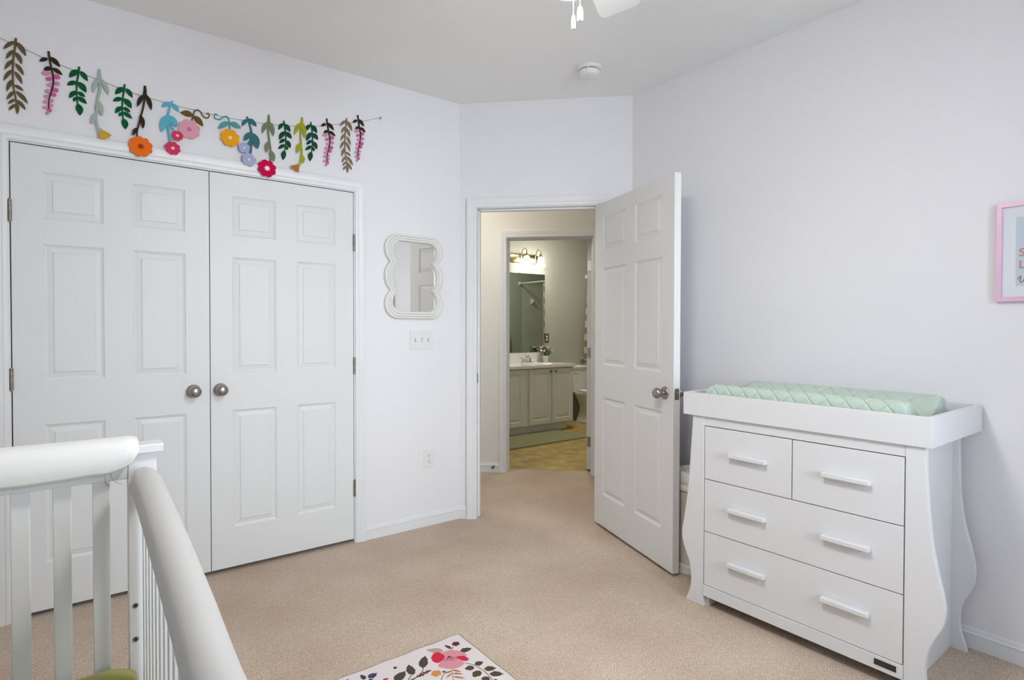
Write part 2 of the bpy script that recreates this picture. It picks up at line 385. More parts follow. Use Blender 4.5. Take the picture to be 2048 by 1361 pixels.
def knob(parent, x, y, z, sg):
    b = MB(); b.lathe([(r, sg*h) for r, h in KNOB], 28, (x, y, z), 'y'); return b.build('knob', M['nickel'], parent, smooth=50)
def hinge(parent, x, y, z, lx):
    b = MB(); b.tube([(x, y, z-.046), (x, y, z+.046)], .0065, 10); b.tube([(x, y, z+.046), (x, y, z+.051)], [.004, .003], 8); b.tube([(x, y, z-.051), (x, y, z-.046)], [.003, .004], 8)
    for k in (-.018, 0, .018): b.tube([(x, y, z+k-.0006), (x, y, z+k+.0006)], .0072, 10)
    b.box(min(x, x+lx), max(x, x+lx), y+.004, y+.006, z-.044, z+.044)
    return b.build('hinge', M['bronze_hinge'], parent, smooth=50)
ROWS = [(.205, .815), (1.010, 1.607), (1.717, 1.921)]
for i, (x0, w, cols, kx, hx, lx, lab) in enumerate((
        (CD0+.0043, .7555, [(.105, .322), (.433, .651)], .682, -.003, -.004, 'left white six-panel closet door behind the crib'),
        (CD0+.0043+.7555+.004, .7525, [(.103, .320), (.429, .645)], .044, .7555, .004, 'right white six-panel closet door, clear of the crib'))):
    d = struct(door_mesh(w, 2.0300, .035, cols, ROWS).build('door_%d' % (i+1), M['doorpaint'], None, (x0, YC+.001, .0228)), lab, 'door')
    knob(d, kx, 0, .925, -1)
    for z in (.30, 1.02, 1.74): hinge(d, hx, -.0045, z, lx)
    b = MB(); cxx = .66 if i == 0 else .075
    b.box(cxx-.022, cxx+.022, .004, .03, 2.0302, 2.0332); b.build('ball_catch', M['dark'], d)
# bedroom door standing open into the room
hx, hy = 2.675, 2.619; dx, dy = -.310, -.9507
ang = math.atan2(dy, dx)
DW = .852
d3 = struct(door_mesh(DW, 2.034, .038, [(.105, .376), (.480, .746)], [(.200, .814), (1.018, 1.622), (1.732, 1.945)]).build('door_3', M['doorpaint'], None, (hx, hy, .018), ang), 'white six-panel bedroom door standing open beside the dresser', 'door')
# local -y of this mesh must face the hall side
b = MB(); b.box(DW-.0002, DW+.0012, .006, .032, .885, .942); b.box(DW+.001, DW+.011, .0125, .0255, .905, .922); b.build('latch', M['nickel'], d3, bevel=.001)
knob(d3, DW-.075, 0, .914, -1); knob(d3, DW-.075, .038, .914, 1)
for z in (.28, 1.0, 1.76): hinge(d3, -.004, .040, z, .003)
# bathroom door, open, edge-on
d4 = struct(door_mesh(.742, 2.03, .038, [(.105, .32), (.425, .637)], ROWS).build('door_4', M['doorpaint'], None, E(.845, 1.382, .015), PI/4), 'open bathroom door seen edge-on in hall', 'door')
d4.location = E(.872, 1.382, .015)
for z in (.245, 1.03, 1.80):
    b = MB(); b.box(-.0022, 0, .002, .034, z-.045, z+.045)
    for k in (-.028, 0, .028):
        b.lathe([(.0035, -.0032), (.0035, -.002)], 8, (0, .011+abs(k)*.3, z+k), 'x')
    b.tube([(-.004, -.003, z-.045), (-.004, -.003, z+.045)], .0055, 8)
    b.build('hinge', M['nickel'], d4)
knob(d4, .68, .038, .925, 1); knob(d4, .68, 0, .925, -1)

GARLAND=[
[['s','olive',[-181,2494,-183,2467,-189,2416,-192,2365,-192,2316,-190,2281,-183,2237,-181,2211],6,4],['l','olive',-185,2480,-222,2435,14],['l','olive',-187,2443,-214,2397,13],['l','olive',-189,2402,-219,2351,13],['l','olive',-193,2358,-222,2304,13],['l','olive',-192,2318,-213,2261,14],['l','olive',-186,2270,-213,2226,13],['l','olive',-183,2237,-209,2209,11],['l','olive',-183,2215,-207,2183,11],['l','olive',-179,2479,-149,2427,19],['l','olive',-182,2435,-163,2389,17],['l','olive',-184,2388,-157,2343,16],['l','olive',-186,2353,-162,2304,15],['l','olive',-188,2295,-158,2277,14],['l','olive',-183,2271,-144,2226,17],['l','olive',-180,2234,-152,2197,15],['l','olive',-182,2224,-180,2172,13]],
[['s','umber',[-73,2469,-71,2444,-65,2405,-58,2360,-59,2328,-66,2293,-73,2262,-75,2219],6,3],['l','umber',-76,2439,-105,2417,16],['l','umber',-70,2447,-34,2412,21],['l','umber',-63,2401,-91,2384,18],['l','umber',-62,2401,-26,2379,18],['e','lp',-82,2372,18,11,16],['e','dp',-45,2366,12,13,-9],['e','dp',-72,2350,14,10,25],['e','lp',-45,2337,11,11,-10],['e','lp',-69,2325,14,10,25],['e','lp',-76,2296,13,10,27],['e','dp',-50,2307,11,12,-15],['e','dp',-57,2285,10,11,-11],['e','lp',-79,2271,13,10,13],['e','lp',-66,2258,11,9,-10],['e','lp',-83,2248,13,9,23],['e','lp',-68,2236,10,12,-45],['e','lp',-86,2222,12,8,20],['e','dp',-72,2214,9,12,13],['e','lp',-80,2199,6,9,18]],
[['s','green',[33,2432,29,2393,24,2354,23,2306,27,2260],6,4],['l','green',30,2417,-3,2375,22],['l','green',37,2414,63,2375,21],['l','green',24,2363,-11,2339,19],['l','green',29,2364,58,2323,26],['l','green',22,2322,-4,2284,18],['l','green',25,2318,54,2303,18],['l','green',22,2294,11,2272,12],['l','green',26,2297,60,2273,21],['l','green',28,2267,34,2215,27]],
[['s','sage',[106,2441,107,2393],7,14],['l','sage',103,2400,82,2326,19],['l','sage',114,2398,140,2329,20],['s','sage',[107,2393,109,2350,99,2298,96,2248,93,2213,97,2180,105,2155],8,7],['l','sage',99,2296,116,2226,21],['l','sage',94,2238,78,2181,18],['e','sage',107,2159,10,10,-17],['p','mustard',[105,2155,120,2160,142,2150,150,2141,139,2137,143,2129,131,2127,123,2119,102,2119]]],
[['s','green',[202,2397,198,2360,193,2322,192,2276,195,2231],6,4],['l','green',198,2382,165,2342,22],['l','green',206,2380,232,2342,21],['l','green',192,2331,156,2308,19],['l','green',198,2332,228,2292,26],['l','green',191,2292,164,2255,19],['l','green',194,2288,224,2273,18],['l','green',191,2264,179,2244,13],['l','green',195,2268,230,2244,20],['l','green',197,2238,203,2189,27]],
[['s','umber',[282,2411,281,2361],7,13],['l','umber',277,2368,250,2301,18],['l','umber',286,2370,306,2298,20],['s','umber',[281,2361,274,2306,262,2252,253,2209,247,2177,249,2145],6,5],['l','umber',261,2267,272,2201,21],['l','umber',250,2203,231,2160,17],['f','orange',261,2113,49,9,'rust',15]],
[['s','sky',[396,2367,386,2344,375,2294,374,2257,379,2206,385,2160],6,8],['l','sky',388,2357,348,2324,20],['l','sky',394,2353,421,2318,23],['l','sky',375,2294,347,2201,32],['l','sky',377,2291,412,2239,33],['s','sky',[379,2258,404,2211],5,5],['f','rose',412,2196,25,8,'cream',8],['f','rose',392,2130,33,8,'cream',9]],
[['s','bronze',[477,2289,484,2320,489,2337,500,2347,514,2343,524,2326,538,2316,550,2321,555,2336,548,2342,542,2336],5,4],['l','bronze',483,2317,426,2318,30],['l','bronze',485,2316,527,2271,29],['f','blush',465,2243,49,8,'pink',13]],
[['s','teal',[593,2343,583,2346,577,2336,582,2322,602,2322,616,2335,631,2345,643,2338,646,2321,649,2280],4,5],['l','teal',646,2318,593,2272,26],['l','teal',649,2316,702,2297,29],['f','amber',648,2235,46,8,'cream',12]],
[['s','deepteal',[731,2366,742,2330,751,2289,750,2239,744,2168],6,8],['l','deepteal',733,2353,705,2309,19],['l','deepteal',738,2357,778,2323,26],['l','deepteal',752,2286,714,2233,26],['l','deepteal',752,2286,781,2203,43],['s','deepteal',[748,2244,730,2211],5,7],['f','lilac',713,2195,29,5,'white',6],['f','lilac',735,2136,35,5,'white',7]],
[['s','moss',[840,2400,838,2351],7,13],['l','moss',834,2361,803,2289,21],['l','moss',845,2363,860,2287,24],['s','moss',[838,2351,835,2301,840,2257,845,2208,845,2153],7,6],['l','moss',841,2260,822,2190,24],['l','moss',845,2208,859,2148,26],['f','magenta',823,2106,47,8,'white',16]],
[['s','pine',[917,2385,924,2332,927,2277,921,2221],6,4],['l','pine',914,2371,888,2330,19],['l','pine',920,2369,951,2332,25],['l','pine',922,2328,891,2278,23],['l','pine',925,2326,958,2297,25],['l','pine',924,2287,892,2259,18],['l','pine',929,2283,951,2244,25],['l','pine',924,2257,886,2227,18],['l','pine',928,2252,935,2230,15],['l','pine',920,2225,912,2172,26]],
[['s','lime',[1015,2425,1011,2383],7,13],['l','lime',1007,2393,969,2317,21],['l','lime',1017,2396,1024,2310,23],['s','lime',[1010,2383,1004,2330,1006,2273,1008,2222,998,2164,989,2148],7,6],['l','lime',1004,2281,982,2216,23],['l','lime',1007,2216,1013,2167,23],['e','lime',986,2150,12,10,9],['p','copper',[982,2152,948,2144,950,2129,967,2127,967,2113,980,2116,987,2110,990,2134]]],
[['s','pine',[1061,2410,1069,2355,1071,2299,1066,2241],6,4],['l','pine',1058,2395,1032,2353,20],['l','pine',1065,2394,1096,2355,26],['l','pine',1066,2352,1035,2300,23],['l','pine',1070,2349,1102,2319,26],['l','pine',1069,2309,1036,2280,18],['l','pine',1073,2305,1096,2265,25],['l','pine',1069,2278,1030,2247,18],['l','pine',1073,2273,1079,2250,15],['l','pine',1064,2245,1056,2191,27]],
[['s','umber',[1151,2448,1153,2424,1160,2385,1168,2341,1167,2309,1160,2276,1153,2246,1150,2205],6,3],['l','umber',1148,2418,1118,2398,16],['l','umber',1154,2426,1193,2391,21],['l','umber',1162,2381,1132,2365,17],['l','umber',1164,2381,1202,2358,18],['e','lp',1142,2354,18,11,13],['e','dp',1181,2346,13,13,-9],['e','dp',1153,2331,15,9,23],['e','lp',1182,2318,12,12,-9],['e','lp',1157,2307,14,9,21],['e','lp',1149,2280,14,11,21],['e','dp',1177,2289,12,13,-9],['e','dp',1169,2268,11,12,-10],['e','lp',1146,2255,14,10,12],['e','lp',1160,2242,11,9,-10],['e','lp',1142,2233,14,9,17],['e','lp',1157,2221,11,12,-34],['e','lp',1139,2207,12,7,20],['e','dp',1154,2200,10,12,6],['e','lp',1145,2185,7,9,16]],
[['s','taupe',[1268,2477,1266,2450,1260,2400,1257,2351,1257,2302,1260,2268,1267,2225,1270,2198],6,4],['l','taupe',1264,2463,1227,2422,14],['l','taupe',1262,2427,1235,2384,14],['l','taupe',1260,2387,1230,2339,14],['l','taupe',1256,2344,1228,2292,14],['l','taupe',1257,2305,1237,2250,16],['l','taupe',1264,2257,1237,2215,14],['l','taupe',1267,2225,1241,2198,11],['l','taupe',1267,2202,1244,2173,12],['l','taupe',1269,2462,1300,2408,20],['l','taupe',1267,2419,1286,2372,18],['l','taupe',1266,2372,1292,2327,16],['l','taupe',1263,2339,1288,2288,16],['l','taupe',1262,2281,1292,2262,13],['l','taupe',1267,2258,1305,2211,17],['l','taupe',1270,2221,1298,2183,15],['l','taupe',1269,2212,1271,2160,15]],
[['s','umber',[1334,2509,1337,2485,1343,2445,1351,2401,1349,2369,1343,2335,1336,2304,1334,2263],6,3],['l','umber',1332,2479,1303,2459,15],['l','umber',1338,2487,1374,2451,20],['l','umber',1345,2441,1317,2426,16],['l','umber',1347,2441,1383,2418,17],['e','lp',1327,2414,16,11,14],['e','dp',1363,2406,12,13,-9],['e','dp',1336,2391,14,9,21],['e','lp',1364,2377,11,12,-5],['e','lp',1340,2367,13,10,18],['e','lp',1333,2339,13,11,18],['e','dp',1359,2348,11,13,-10],['e','dp',1352,2327,10,13,-11],['e','lp',1330,2314,13,10,9],['e','lp',1343,2300,11,9,-5],['e','lp',1326,2291,13,9,18],['e','lp',1341,2279,9,13,-32],['e','lp',1324,2266,10,8,17],['e','dp',1337,2257,10,11,11],['e','lp',1329,2243,7,9,8]]]
STRING=[-235,2482,-202,2470,-148,2455,-94,2439,-38,2424,13,2412,62,2402,129,2388,173,2377,230,2367,307,2357,359,2353,431,2347,500,2345,532,2339,579,2342,655,2341,708,2343,773,2346,856,2353,935,2363,1046,2384,1131,2405,1232,2436,1312,2461,1387,2490,1477,2526]
RUGART=[['l','tan',1137,1923,1089,1973,32],['l','dkleaf',1187,1883,1238,1875,29],['p','pinkpetal',[1129,1920,1159,1916,1186,1893,1197,1864,1194,1845,1171,1845,1137,1858,1122,1878,1121,1900]],['p','pinkpetal',[1072,1841,1075,1857,1102,1871,1128,1877,1151,1850,1162,1817,1157,1804,1121,1798,1093,1814]],['p','redpetal',[1077,1914,1101,1934,1121,1926,1125,1895,1114,1878,1093,1870,1078,1871,1071,1891]],['p','redpetal',[1156,1863,1183,1850,1188,1821,1173,1816,1159,1834]],['s','maroon',[1137,1884,1107,1864],3,3],['s','maroon',[1137,1884,1117,1858],3,3],['s','maroon',[1137,1884,1128,1850],3,3],['s','maroon',[1137,1884,1139,1845],3,3],['s','maroon',[1137,1884,1155,1845],3,3],['f','maroon',1204,1940,16,5,'maroon',2],['s','maroon',[1184,1928,1167,1913],2,2],['l','dkleaf',1171,1920,1163,1960,14],['l','dkleaf',1020,1874,1066,1939,34],['l','dkleaf',973,1858,988,1926,31],['l','dkleaf',904,1862,960,1896,38],['s','dkleaf',[1023,1874,997,1846,955,1832],3,3],['s','dkleaf',[967,1862,940,1838],3,3],['s','maroon',[1034,1843,996,1839,940,1836],4,4],['l','maroon',1027,1845,1038,1843,8],['l','maroon',1018,1849,1029,1847,8],['l','maroon',1011,1840,1022,1838,8],['l','maroon',1005,1848,1016,1846,8],['l','maroon',995,1837,1006,1835,8],['l','maroon',992,1847,1003,1845,8],['l','maroon',983,1838,994,1836,8],['l','maroon',977,1842,988,1841,9],['f','orangepetal',1043,1815,19,5,'orangepetal',2],['f','maroon',1043,1815,6,5,'maroon',2],['l','dkleaf',1067,1814,1076,1800,11],['s','dkleaf',[1077,1799,1058,1792,1034,1766],3,3],['s','tan2',[1105,1810,1088,1777,1068,1737],3,3],['l','tan2',1100,1799,1122,1769,10],['l','tan2',1090,1781,1119,1753,10],['l','tan2',1081,1763,1112,1726,9],['l','tan2',1096,1794,1067,1797,9],['l','tan2',1088,1781,1057,1769,7],['s','brleaf',[1164,1806,1183,1773,1190,1723,1188,1686,1181,1651],3,3],['l','brleaf',1185,1774,1221,1773,27],['l','brleaf',1174,1763,1141,1776,29],['l','brleaf',1197,1732,1236,1710,30],['l','brleaf',1179,1731,1139,1716,34],['l','brleaf',1196,1696,1236,1665,30],['l','brleaf',1182,1683,1150,1673,31],['l','brleaf',1183,1653,1199,1645,19],['l','blleaf',823,1938,820,1974,17],['l','blleaf',835,1939,872,1947,28],['l','blleaf',825,1925,844,1912,24],['l','redpetal',870,1895,893,1893,13],['l','dkleaf',933,1940,947,1935,14],['l','blleaf',764,1968,777,1967,19]]

# ------------------------------------------------------------------ changing-table dresser
XD = 2.274
PR_F = [(.685, .868), (.684, .80), (.679, .716), (.668, .574), (.650, .464), (.632, .379), (.6265, .335), (.633, .280), (.654, .231), (.671, .188), (.679, .144), (.681, .105), (.677, .06), (.662, 0)]
PL_F = [(1.597, .868), (1.601, .80), (1.608, .703), (1.622, .515), (1.644, .372), (1.6535, .313), (1.645, .256), (1.614, .186), (1.6035, .124), (1.606, .067), (1.630, 0)]
PR_R = [(.724, .868), (.719, .652), (.706, .518), (.682, .415), (.668, .332), (.675, .261), (.705, .189), (.715, .137), (.712, .076), (.690, 0)]
dr = thing('dresser', 'white changing-table dresser with curvy sides against right wall', 'dresser', (2.53, 1.14, 0))
def rel(o, L=(2.53, 1.14, 0)):
    return lambda x, y, z: (x-L[0], y-L[1], z-L[2])
G = rel(dr)
def board(profile, inner, xa, xb, name):
    poly = crv(profile, 5) + [(inner, profile[-1][1]), (inner, profile[0][1])]
    b = MB(); b.prism(poly, lambda y, z: G(xa, y, z), lambda y, z: G(xb, y, z))
    return b.build(name, M['furniture'], dr, bevel=.0012)
IR, IL = .7435, 1.5385
board(PR_F, IR, XD, XD+.024, 'front_post'); board(PL_F, IL, XD, XD+.024, 'front_post')
board(PR_R, .765, 2.766, 2.790, 'rear_post'); board([(2.284-y, z) for y, z in PR_R], 1.520, 2.766, 2.790, 'rear_post')
def gb(name, x0, x1, y0, y1, z0, z1, par=dr, m='furniture', bev=.001):
    b = MB(); p, q = G(x0, y0, z0), G(x1, y1, z1); b.box(p[0], q[0], p[1], q[1], p[2], q[2]); return b.build(name, M[m], par, bevel=bev)
gb('side_panel', XD+.024, 2.766, .7435, .759, 0.0, .868); gb('side_panel', XD+.024, 2.766, 1.523, 1.5385, 0.0, .868)
gb('top_rail', XD+.002, XD+.022, IR, IL, .826, .868)
br = gb('bottom_rail', XD-.003, XD+.018, IR+.0008, IL-.0008, .050, .099)
gb('badge', XD-.0042, XD-.003, .764, .834, .067, .0885, br, 'dark', .0004)
gb('inner_back', 2.74, 2.755, .76, 1.52, .05, .86)
gb('inner_deck', XD+.03, 2.74, .76, 1.52, .05, .065)
for (ya, yb, za, zb, hs) in ((1.139, 1.5345, .585, .8225, (1.322,)), (.7475, 1.135, .585, .8225, (.932,)), (.7475, 1.5345, .3465, .5815, (1.324, .932)), (.7475, 1.5345, .1015, .343, (1.324, .932))):
    d = gb('drawer', XD+.001, XD+.020, ya, yb, za, zb)
    b = MB(); p, q = G(XD+.022, ya+.01, za+.015), G(XD+.40, yb-.01, zb-.03); b.box(p[0], q[0], p[1], q[1], p[2], q[2]); b.build('drawer_box', M['furniture'], d)
    for hy_ in hs:
        b = MB(); zc = (za+zb)/2+.010; zc = {.585: .713, .3465: .474, .1015: .236}[za]
        p = G(XD, hy_, zc)
        b.loft([[(p[0]-a, p[1]+s*.083, p[2]+z) for a, z in ((.0, -.009), (.024, -.009), (.026, -.007), (.026, .007), (.024, .009), (0, .009))] for s in (-1, 1)])
        b.build('handle', M['furniture'], d, bevel=.001)
# tray on top
TX0, TX1, TY0, TY1, TZ0, TZ1 = 2.262, 2.815, .664, 1.642, .868, .9715
tr = thing('changing_tray', 'white open changing tray sitting on top of the dresser', 'tray', (2.54, 1.153, TZ0))
GT = rel(tr, (2.54, 1.153, TZ0))
def tb(name, x0, x1, y0, y1, z0, z1):
    b = MB(); p, q = GT(x0, y0, z0), GT(x1, y1, z1); b.box(p[0], q[0], p[1], q[1], p[2], q[2]); return b.build(name, M['furniture'], tr, bevel=.0012)
tb('front_board', TX0, TX0+.018, TY0, TY1, TZ0, TZ1); tb('back_board', TX1-.018, TX1, TY0, TY1, TZ0, TZ1)
tb('end_board', TX0+.018, TX1-.018, TY0, TY0+.018, TZ0, TZ1); tb('end_board', TX0+.018, TX1-.018, TY1-.018, TY1, TZ0, TZ1)
tb('tray_floor', TX0+.018, TX1-.018, TY0+.018, TY1-.018, TZ0+.001, TZ0+.013)
# quilted contour pad
PX0, PX1, PY0, PY1, PZ = 2.312, 2.726, .752, 1.560, .8825
pad_m = mat('mint_quilt', (.50, .59, .51), .9, bump=(420, .25, .002), sheen=.25, spec=.15)
b = MB()
W_ = PX1-PX0; CS = []            # cross-section, front wall -> ridge -> scoop -> ridge -> back wall
for x, z in ((0, 0), (-.001, .03), (0, .07), (.006, .102), (.020, .119), (.042, .124), (.066, .116), (.100, .094), (.145, .068)): CS.append((x, z))
CS = CS + [(W_/2, .050)] + [(W_-x, z) for x, z in CS[::-1]]
C = crv(CS, 14); L_ = [0]
for q0_, q1_ in zip(C, C[1:]): L_.append(L_[-1]+math.hypot(q1_[0]-q0_[0], q1_[1]-q0_[1]))
nv = 230; LEN = PY1-PY0; rows = []
for j_ in range(nv+1):
    v = j_/nv; e = min(v, 1-v)*LEN; rv = 1 if e > .035 else math.sqrt(max(0, 1-(1-e/.035)**2)); row = []
    for i_, (x, z) in enumerate(C):
        pa, pb_ = C[max(i_-1, 0)], C[min(i_+1, len(C)-1)]; d = math.hypot(pb_[0]-pa[0], pb_[1]-pa[1]); nx, nz = -(pb_[1]-pa[1])/d, (pb_[0]-pa[0])/d
        A, B = (L_[i_]-.035)/.078, v*LEN/.070
        a1 = abs(((A+B) % 1)-.5)*2; a2 = abs(((A-B) % 1)-.5)*2
        q = (min(1, (1-a1)*6)*min(1, (1-a2)*6))**.6*(.7+.3*math.sin(PI*(1-max(a1, a2))*.5+.3))
        off = .0052*(q-.6)*min(1, L_[i_]/.03, (L_[-1]-L_[i_])/.03)
        zz = (z+nz*off)*(1 if z < .02 else (1-.16*(1-rv)))
        row.append((PX0+x+nx*off-2.519, PY0+v*LEN+(0)-1.156, max(0, zz*(.0 if rv == 0 else 1))))
    rows.append(row)
b.loft(rows, False)
b.bm.verts.ensure_lookup_table()
for r_ in (rows[0], rows[-1]): b.face([r_[k] for k in range(len(r_))])
tag(b.build('changing_pad', pad_m, None, (2.519, 1.156, PZ), smooth=55), 'mint green diamond-quilted contoured changing pad lying in the white tray', 'changing pad')
# pail behind the dresser
t = thing('diaper_pail', 'beige round lidded pail between open door and dresser', 'pail', (2.610, 1.800, 0))
b = MB(); b.lathe([(.118, 0), (.128, .004), (.130, .045), (.124, .052), (0, .052)], 40); b.build('base_ring', M['pailtop'], t, smooth=40)
b = MB(); b.lathe([(.112, .05), (.119, .053), (.117, .43), (.11, .43), (0, .43)], 40); b.build('body', M['pail'], t, smooth=40)
b = MB(); b.lathe([(.115, .43), (.127, .432), (.128, .455), (.124, .462), (.127, .466), (.126, .505), (.118, .518), (.098, .523), (.090, .515), (.088, .498), (.06, .497), (0, .497)], 40); b.build('lid', M['pailtop'], t, smooth=40)
# framed print on the right wall
t = thing('picture_frame', 'pink framed print with rose lettering on right wall', 'picture', (XR, .470, 1.370))
PW, PH = .316, .374
b = MB()
for y0, y1, z0, z1 in ((-PW/2, PW/2, 0, .017), (-PW/2, PW/2, PH-.017, PH), (-PW/2, -PW/2+.017, .017, PH-.017), (PW/2-.017, PW/2, .017, PH-.017)): b.box(-.020, -.001, y0, y1, z0, z1)
b.build('frame', M['pink'], t, bevel=.0008)
b = MB(); b.box(-.010, -.004, -PW/2+.017, PW/2-.017, .017, PH-.017); mb_ = b.build('mat_board', M['matboard'], t)
b = MB(); b.box(-.0112, -.0100, -.100, .100, .058, PH-.058); pr_ = b.build('print', M['print'], t)
def text_mesh(s, size, m, par, loc, name, shear=0):
    cu = bpy.data.curves.new(name, 'FONT'); cu.body = s; cu.size = size; cu.extrude = .0003; cu.offset = .0007; cu.shear = shear
    o = bpy.data.objects.new(name, cu); COL.objects.link(o)
    dg = bpy.context.evaluated_depsgraph_get(); me = bpy.data.meshes.new_from_object(o.evaluated_get(dg)); bpy.data.objects.remove(o)
    me.materials.clear(); me.materials.append(m)
    o = bpy.data.objects.new(name, me); COL.objects.link(o); o.parent = par; o.location = loc; o.rotation_euler = (PI/2, 0, -PI/2)
    return o
text_mesh('S', .042, M['letter'], pr_, (-.0116, .0925, .1690), 'lettering'); text_mesh('L', .042, M['letter'], pr_, (-.0116, .0925, .1240), 'lettering')
b = MB(); pts = crv([(.095, .083), (.089, .092), (.086, .094), (.0865, .086), (.0875, .076), (.085, .071), (.080, .074), (.075, .083), (.071, .093), (.0725, .082), (.0715, .073), (.067, .072), (.061, .080)], 6)
b.tube([(-.0118, y, z) for y, z in pts], .0013, 6); b.build('script_lettering', M['ink'], pr_)

# ------------------------------------------------------------------ crib
CX0, CX1, CYF, CYN = -.575, .1775, 1.852, .420
cr = thing('crib', 'white baby crib with slatted ends in the left foreground', 'crib', (-.20, 1.14, 0))
GC = rel(cr, (-.20, 1.14, 0))
def cb(name, x0, x1, y0, y1, z0, z1, par=cr, m='crib', bev=.0025):
    b = MB(); p, q = GC(x0, y0, z0), GC(x1, y1, z1); b.box(p[0], q[0], p[1], q[1], p[2], q[2]); return b.build(name, M[m], par, bevel=bev)
EY = 1.812        # room-side face of the far end
posts = []
for px in (CX0, CX1-.0645):
    for py in (EY-.004, CYN):
        posts.append((px, py, cb('post', px, px+.0645, py, py+.044, 0, .934)))
for y0 in (EY-.018, CYN-.012): cb('top_cap', CX0-.015, CX1+.015, y0, y0+.066, .934, .956)
for y0 in (EY+.008, CYN+.008):
    cb('end_rail', CX0+.0645, CX1-.0645, y0-.010, y0+.026, .868, .934); cb('end_rail', CX0+.0645, CX1-.0645, y0-.010, y0+.026, .20, .27)
    for k in range(8):
        x = .0375-.0797*k
        if x > CX0+.07: cb('slat', x, x+.0365, y0-.003, y0+.011, .268, .870, bev=.002)
# back rail (by the left wall) and base rails of the long sides
cb('side_rail', CX0+.014, CX0+.050, CYN+.044, EY, .868, .934); cb('side_rail', CX0+.014, CX0+.050, CYN+.044, EY, .20, .27)
cb('side_rail', CX1-.050, CX1-.014, CYN+.044, EY, .20, .27)
AX = [(1.770, .872), (1.60, .866), (1.40, .852), (1.20, .836), (1.00, .815), (.86, .795), (.72, .790), (.60, .80), (.464, .83)]
def rail_z(y):
    for (ya, za), (yb, zb) in zip(AX, AX[1:]):
        if yb <= y <= ya: return zb + (za-zb)*(y-yb)/(ya-yb)
    return AX[0][1] if y > AX[0][0] else AX[-1][1]
rx = CX1-.031
b = MB(); yy = [EY-.004 - (EY-.004-CYN-.044)*k/24 for k in range(25)]
b.loft([[GC(rx+a, y, rail_z(y)+z) for a, z in ((-.013, -.028), (.013, -.028), (.013, .012), (-.013, .012))] for y in yy])
b.build('side_rail', M['crib'], cr, smooth=40)
for k in range(19):
    y = 1.745-.070*k
    for x, ztop in ((rx, rail_z(y)-.026), (CX0+.032, .870)):
        cb('slat', x-.007, x+.007, y-.011, y+.011, .268, ztop, bev=.002)
pf = [p for p in posts if p[0] > 0 and p[1] > 1][0][2]
for x, z, face in ((.1235, .530, 'y'), (.1235, .440, 'y'), (.156, .480, 'y')):
    b = MB(); c = GC(x+.004, EY-.0045, z); b.lathe([(.0065, 0), (.0068, -.0012), (.0050, -.0014)], 16, c, 'y'); ins = b.build('screw_insert', M['nickel'], pf, smooth=40)
    b = MB(); b.lathe([(.0036, -.0012), (.0036, -.0019)], 12, c, 'y'); b.build('screw_hole', M['hole'], ins)
# padded cover over the side rail
b = MB(); n = 30; pts = [(rx, 1.772-(1.772-.50)*k/n, 0) for k in range(n+1)]
rings = []
for k, (x, y, _) in enumerate(pts):
    z = rail_z(y); e = min(k, n-k); f = (.80, .95)[e] if e < 2 else 1.0
    rings.append([(x+.0345*f*math.cos(a), y, z+.039*f*math.sin(a)) for a in [2*PI*i/22 for i in range(22)]])
b.loft(rings); o = b.build('rail_cover', M['foam'], None, smooth=70)
tag(o, 'smooth off-white padded tube cover on the long crib side rail', 'rail cover', 'crib rail covers')
# quilted cover folded over the end rail
mesh_m = mat('perforated_cover_cloth', (.82, .82, .79), .85, sheen=.3)
nt = mesh_m.node_tree; vo = nt.nodes.new('ShaderNodeTexVoronoi'); vo.inputs['Scale'].default_value = 330; tc = nt.nodes.new('ShaderNodeTexCoord')
bp_ = nt.nodes.new('ShaderNodeBump'); bp_.inputs['Strength'].default_value = .25; bp_.inputs['Distance'].default_value = .0008
nt.links.new(tc.outputs['Object'], vo.inputs['Vector']); nt.links.new(vo.outputs['Distance'], bp_.inputs['Height']); nt.links.new(bp_.outputs['Normal'], nt.nodes['Principled BSDF'].inputs['Normal'])
b = MB(); NX, NS = 40, 26; gx0, gx1 = -.50, .134
rows = []
for i in range(NX+1):
    x = gx0 + (gx1-gx0)*i/NX
    ed = (gx1-x); low = .893 + .0035*math.sin(x*17)
    if ed < .09: low = .893 + .052*(1-math.sqrt(max(0, 1-((.09-ed)/.09)**2.2)))
    if x-gx0 < .09: low = .893 + .075*(1-math.sqrt(max(0, 1-((.09-(x-gx0))/.09)**2.2)))
    th = .004*math.sin(min(1, ed/.012, (x-gx0)/.012)*PI/2)
    front, back, top = EY-.022-th, EY+.058+th, .970
    pts = []
    for k in range(NS+1):
        s = k/NS
        if s < .36: q = s/.36; pts.append((x, front-.006*math.sin(q*PI*.9), low+(top-.022-low)*q))
        elif s < .64:
            a = PI - (s-.36)/.28*PI; pts.append((x, (front+back)/2+(back-front)/2*math.cos(a), top-.022+.022*math.sin(a)+th))
        else: q = (s-.64)/.36; pts.append((x, back+.006*math.sin(q*PI*.9), top-.022+(low-top+.022)*q))
    rows.append(pts)
b.loft(rows, False)
o = b.build('rail_cover', mesh_m, None, smooth=80)
md = o.modifiers.new('thick', 'SOLIDIFY'); md.thickness = .004; md.offset = -1
tag(o, 'white quilted wrap cover folded over the crib end rail', 'rail cover', 'crib rail covers')
b = MB(); edge_pts = [(r[0][0], r[0][1]-.001, r[0][2]) for r in rows]
b.tube(edge_pts, .0028, 8); b.tube([rows[-1][k] for k in range(NS+1)], .0028, 8); b.build('piping', mesh_m, o, smooth=60)
b = MB(); tx = .078
b.tube(crv([(tx-.014, EY-.024, .898), (tx-.013, EY-.004, .884), (tx-.010, EY-.0045, .868), (tx-.004, EY-.002, .860)], 5), .002, 6)
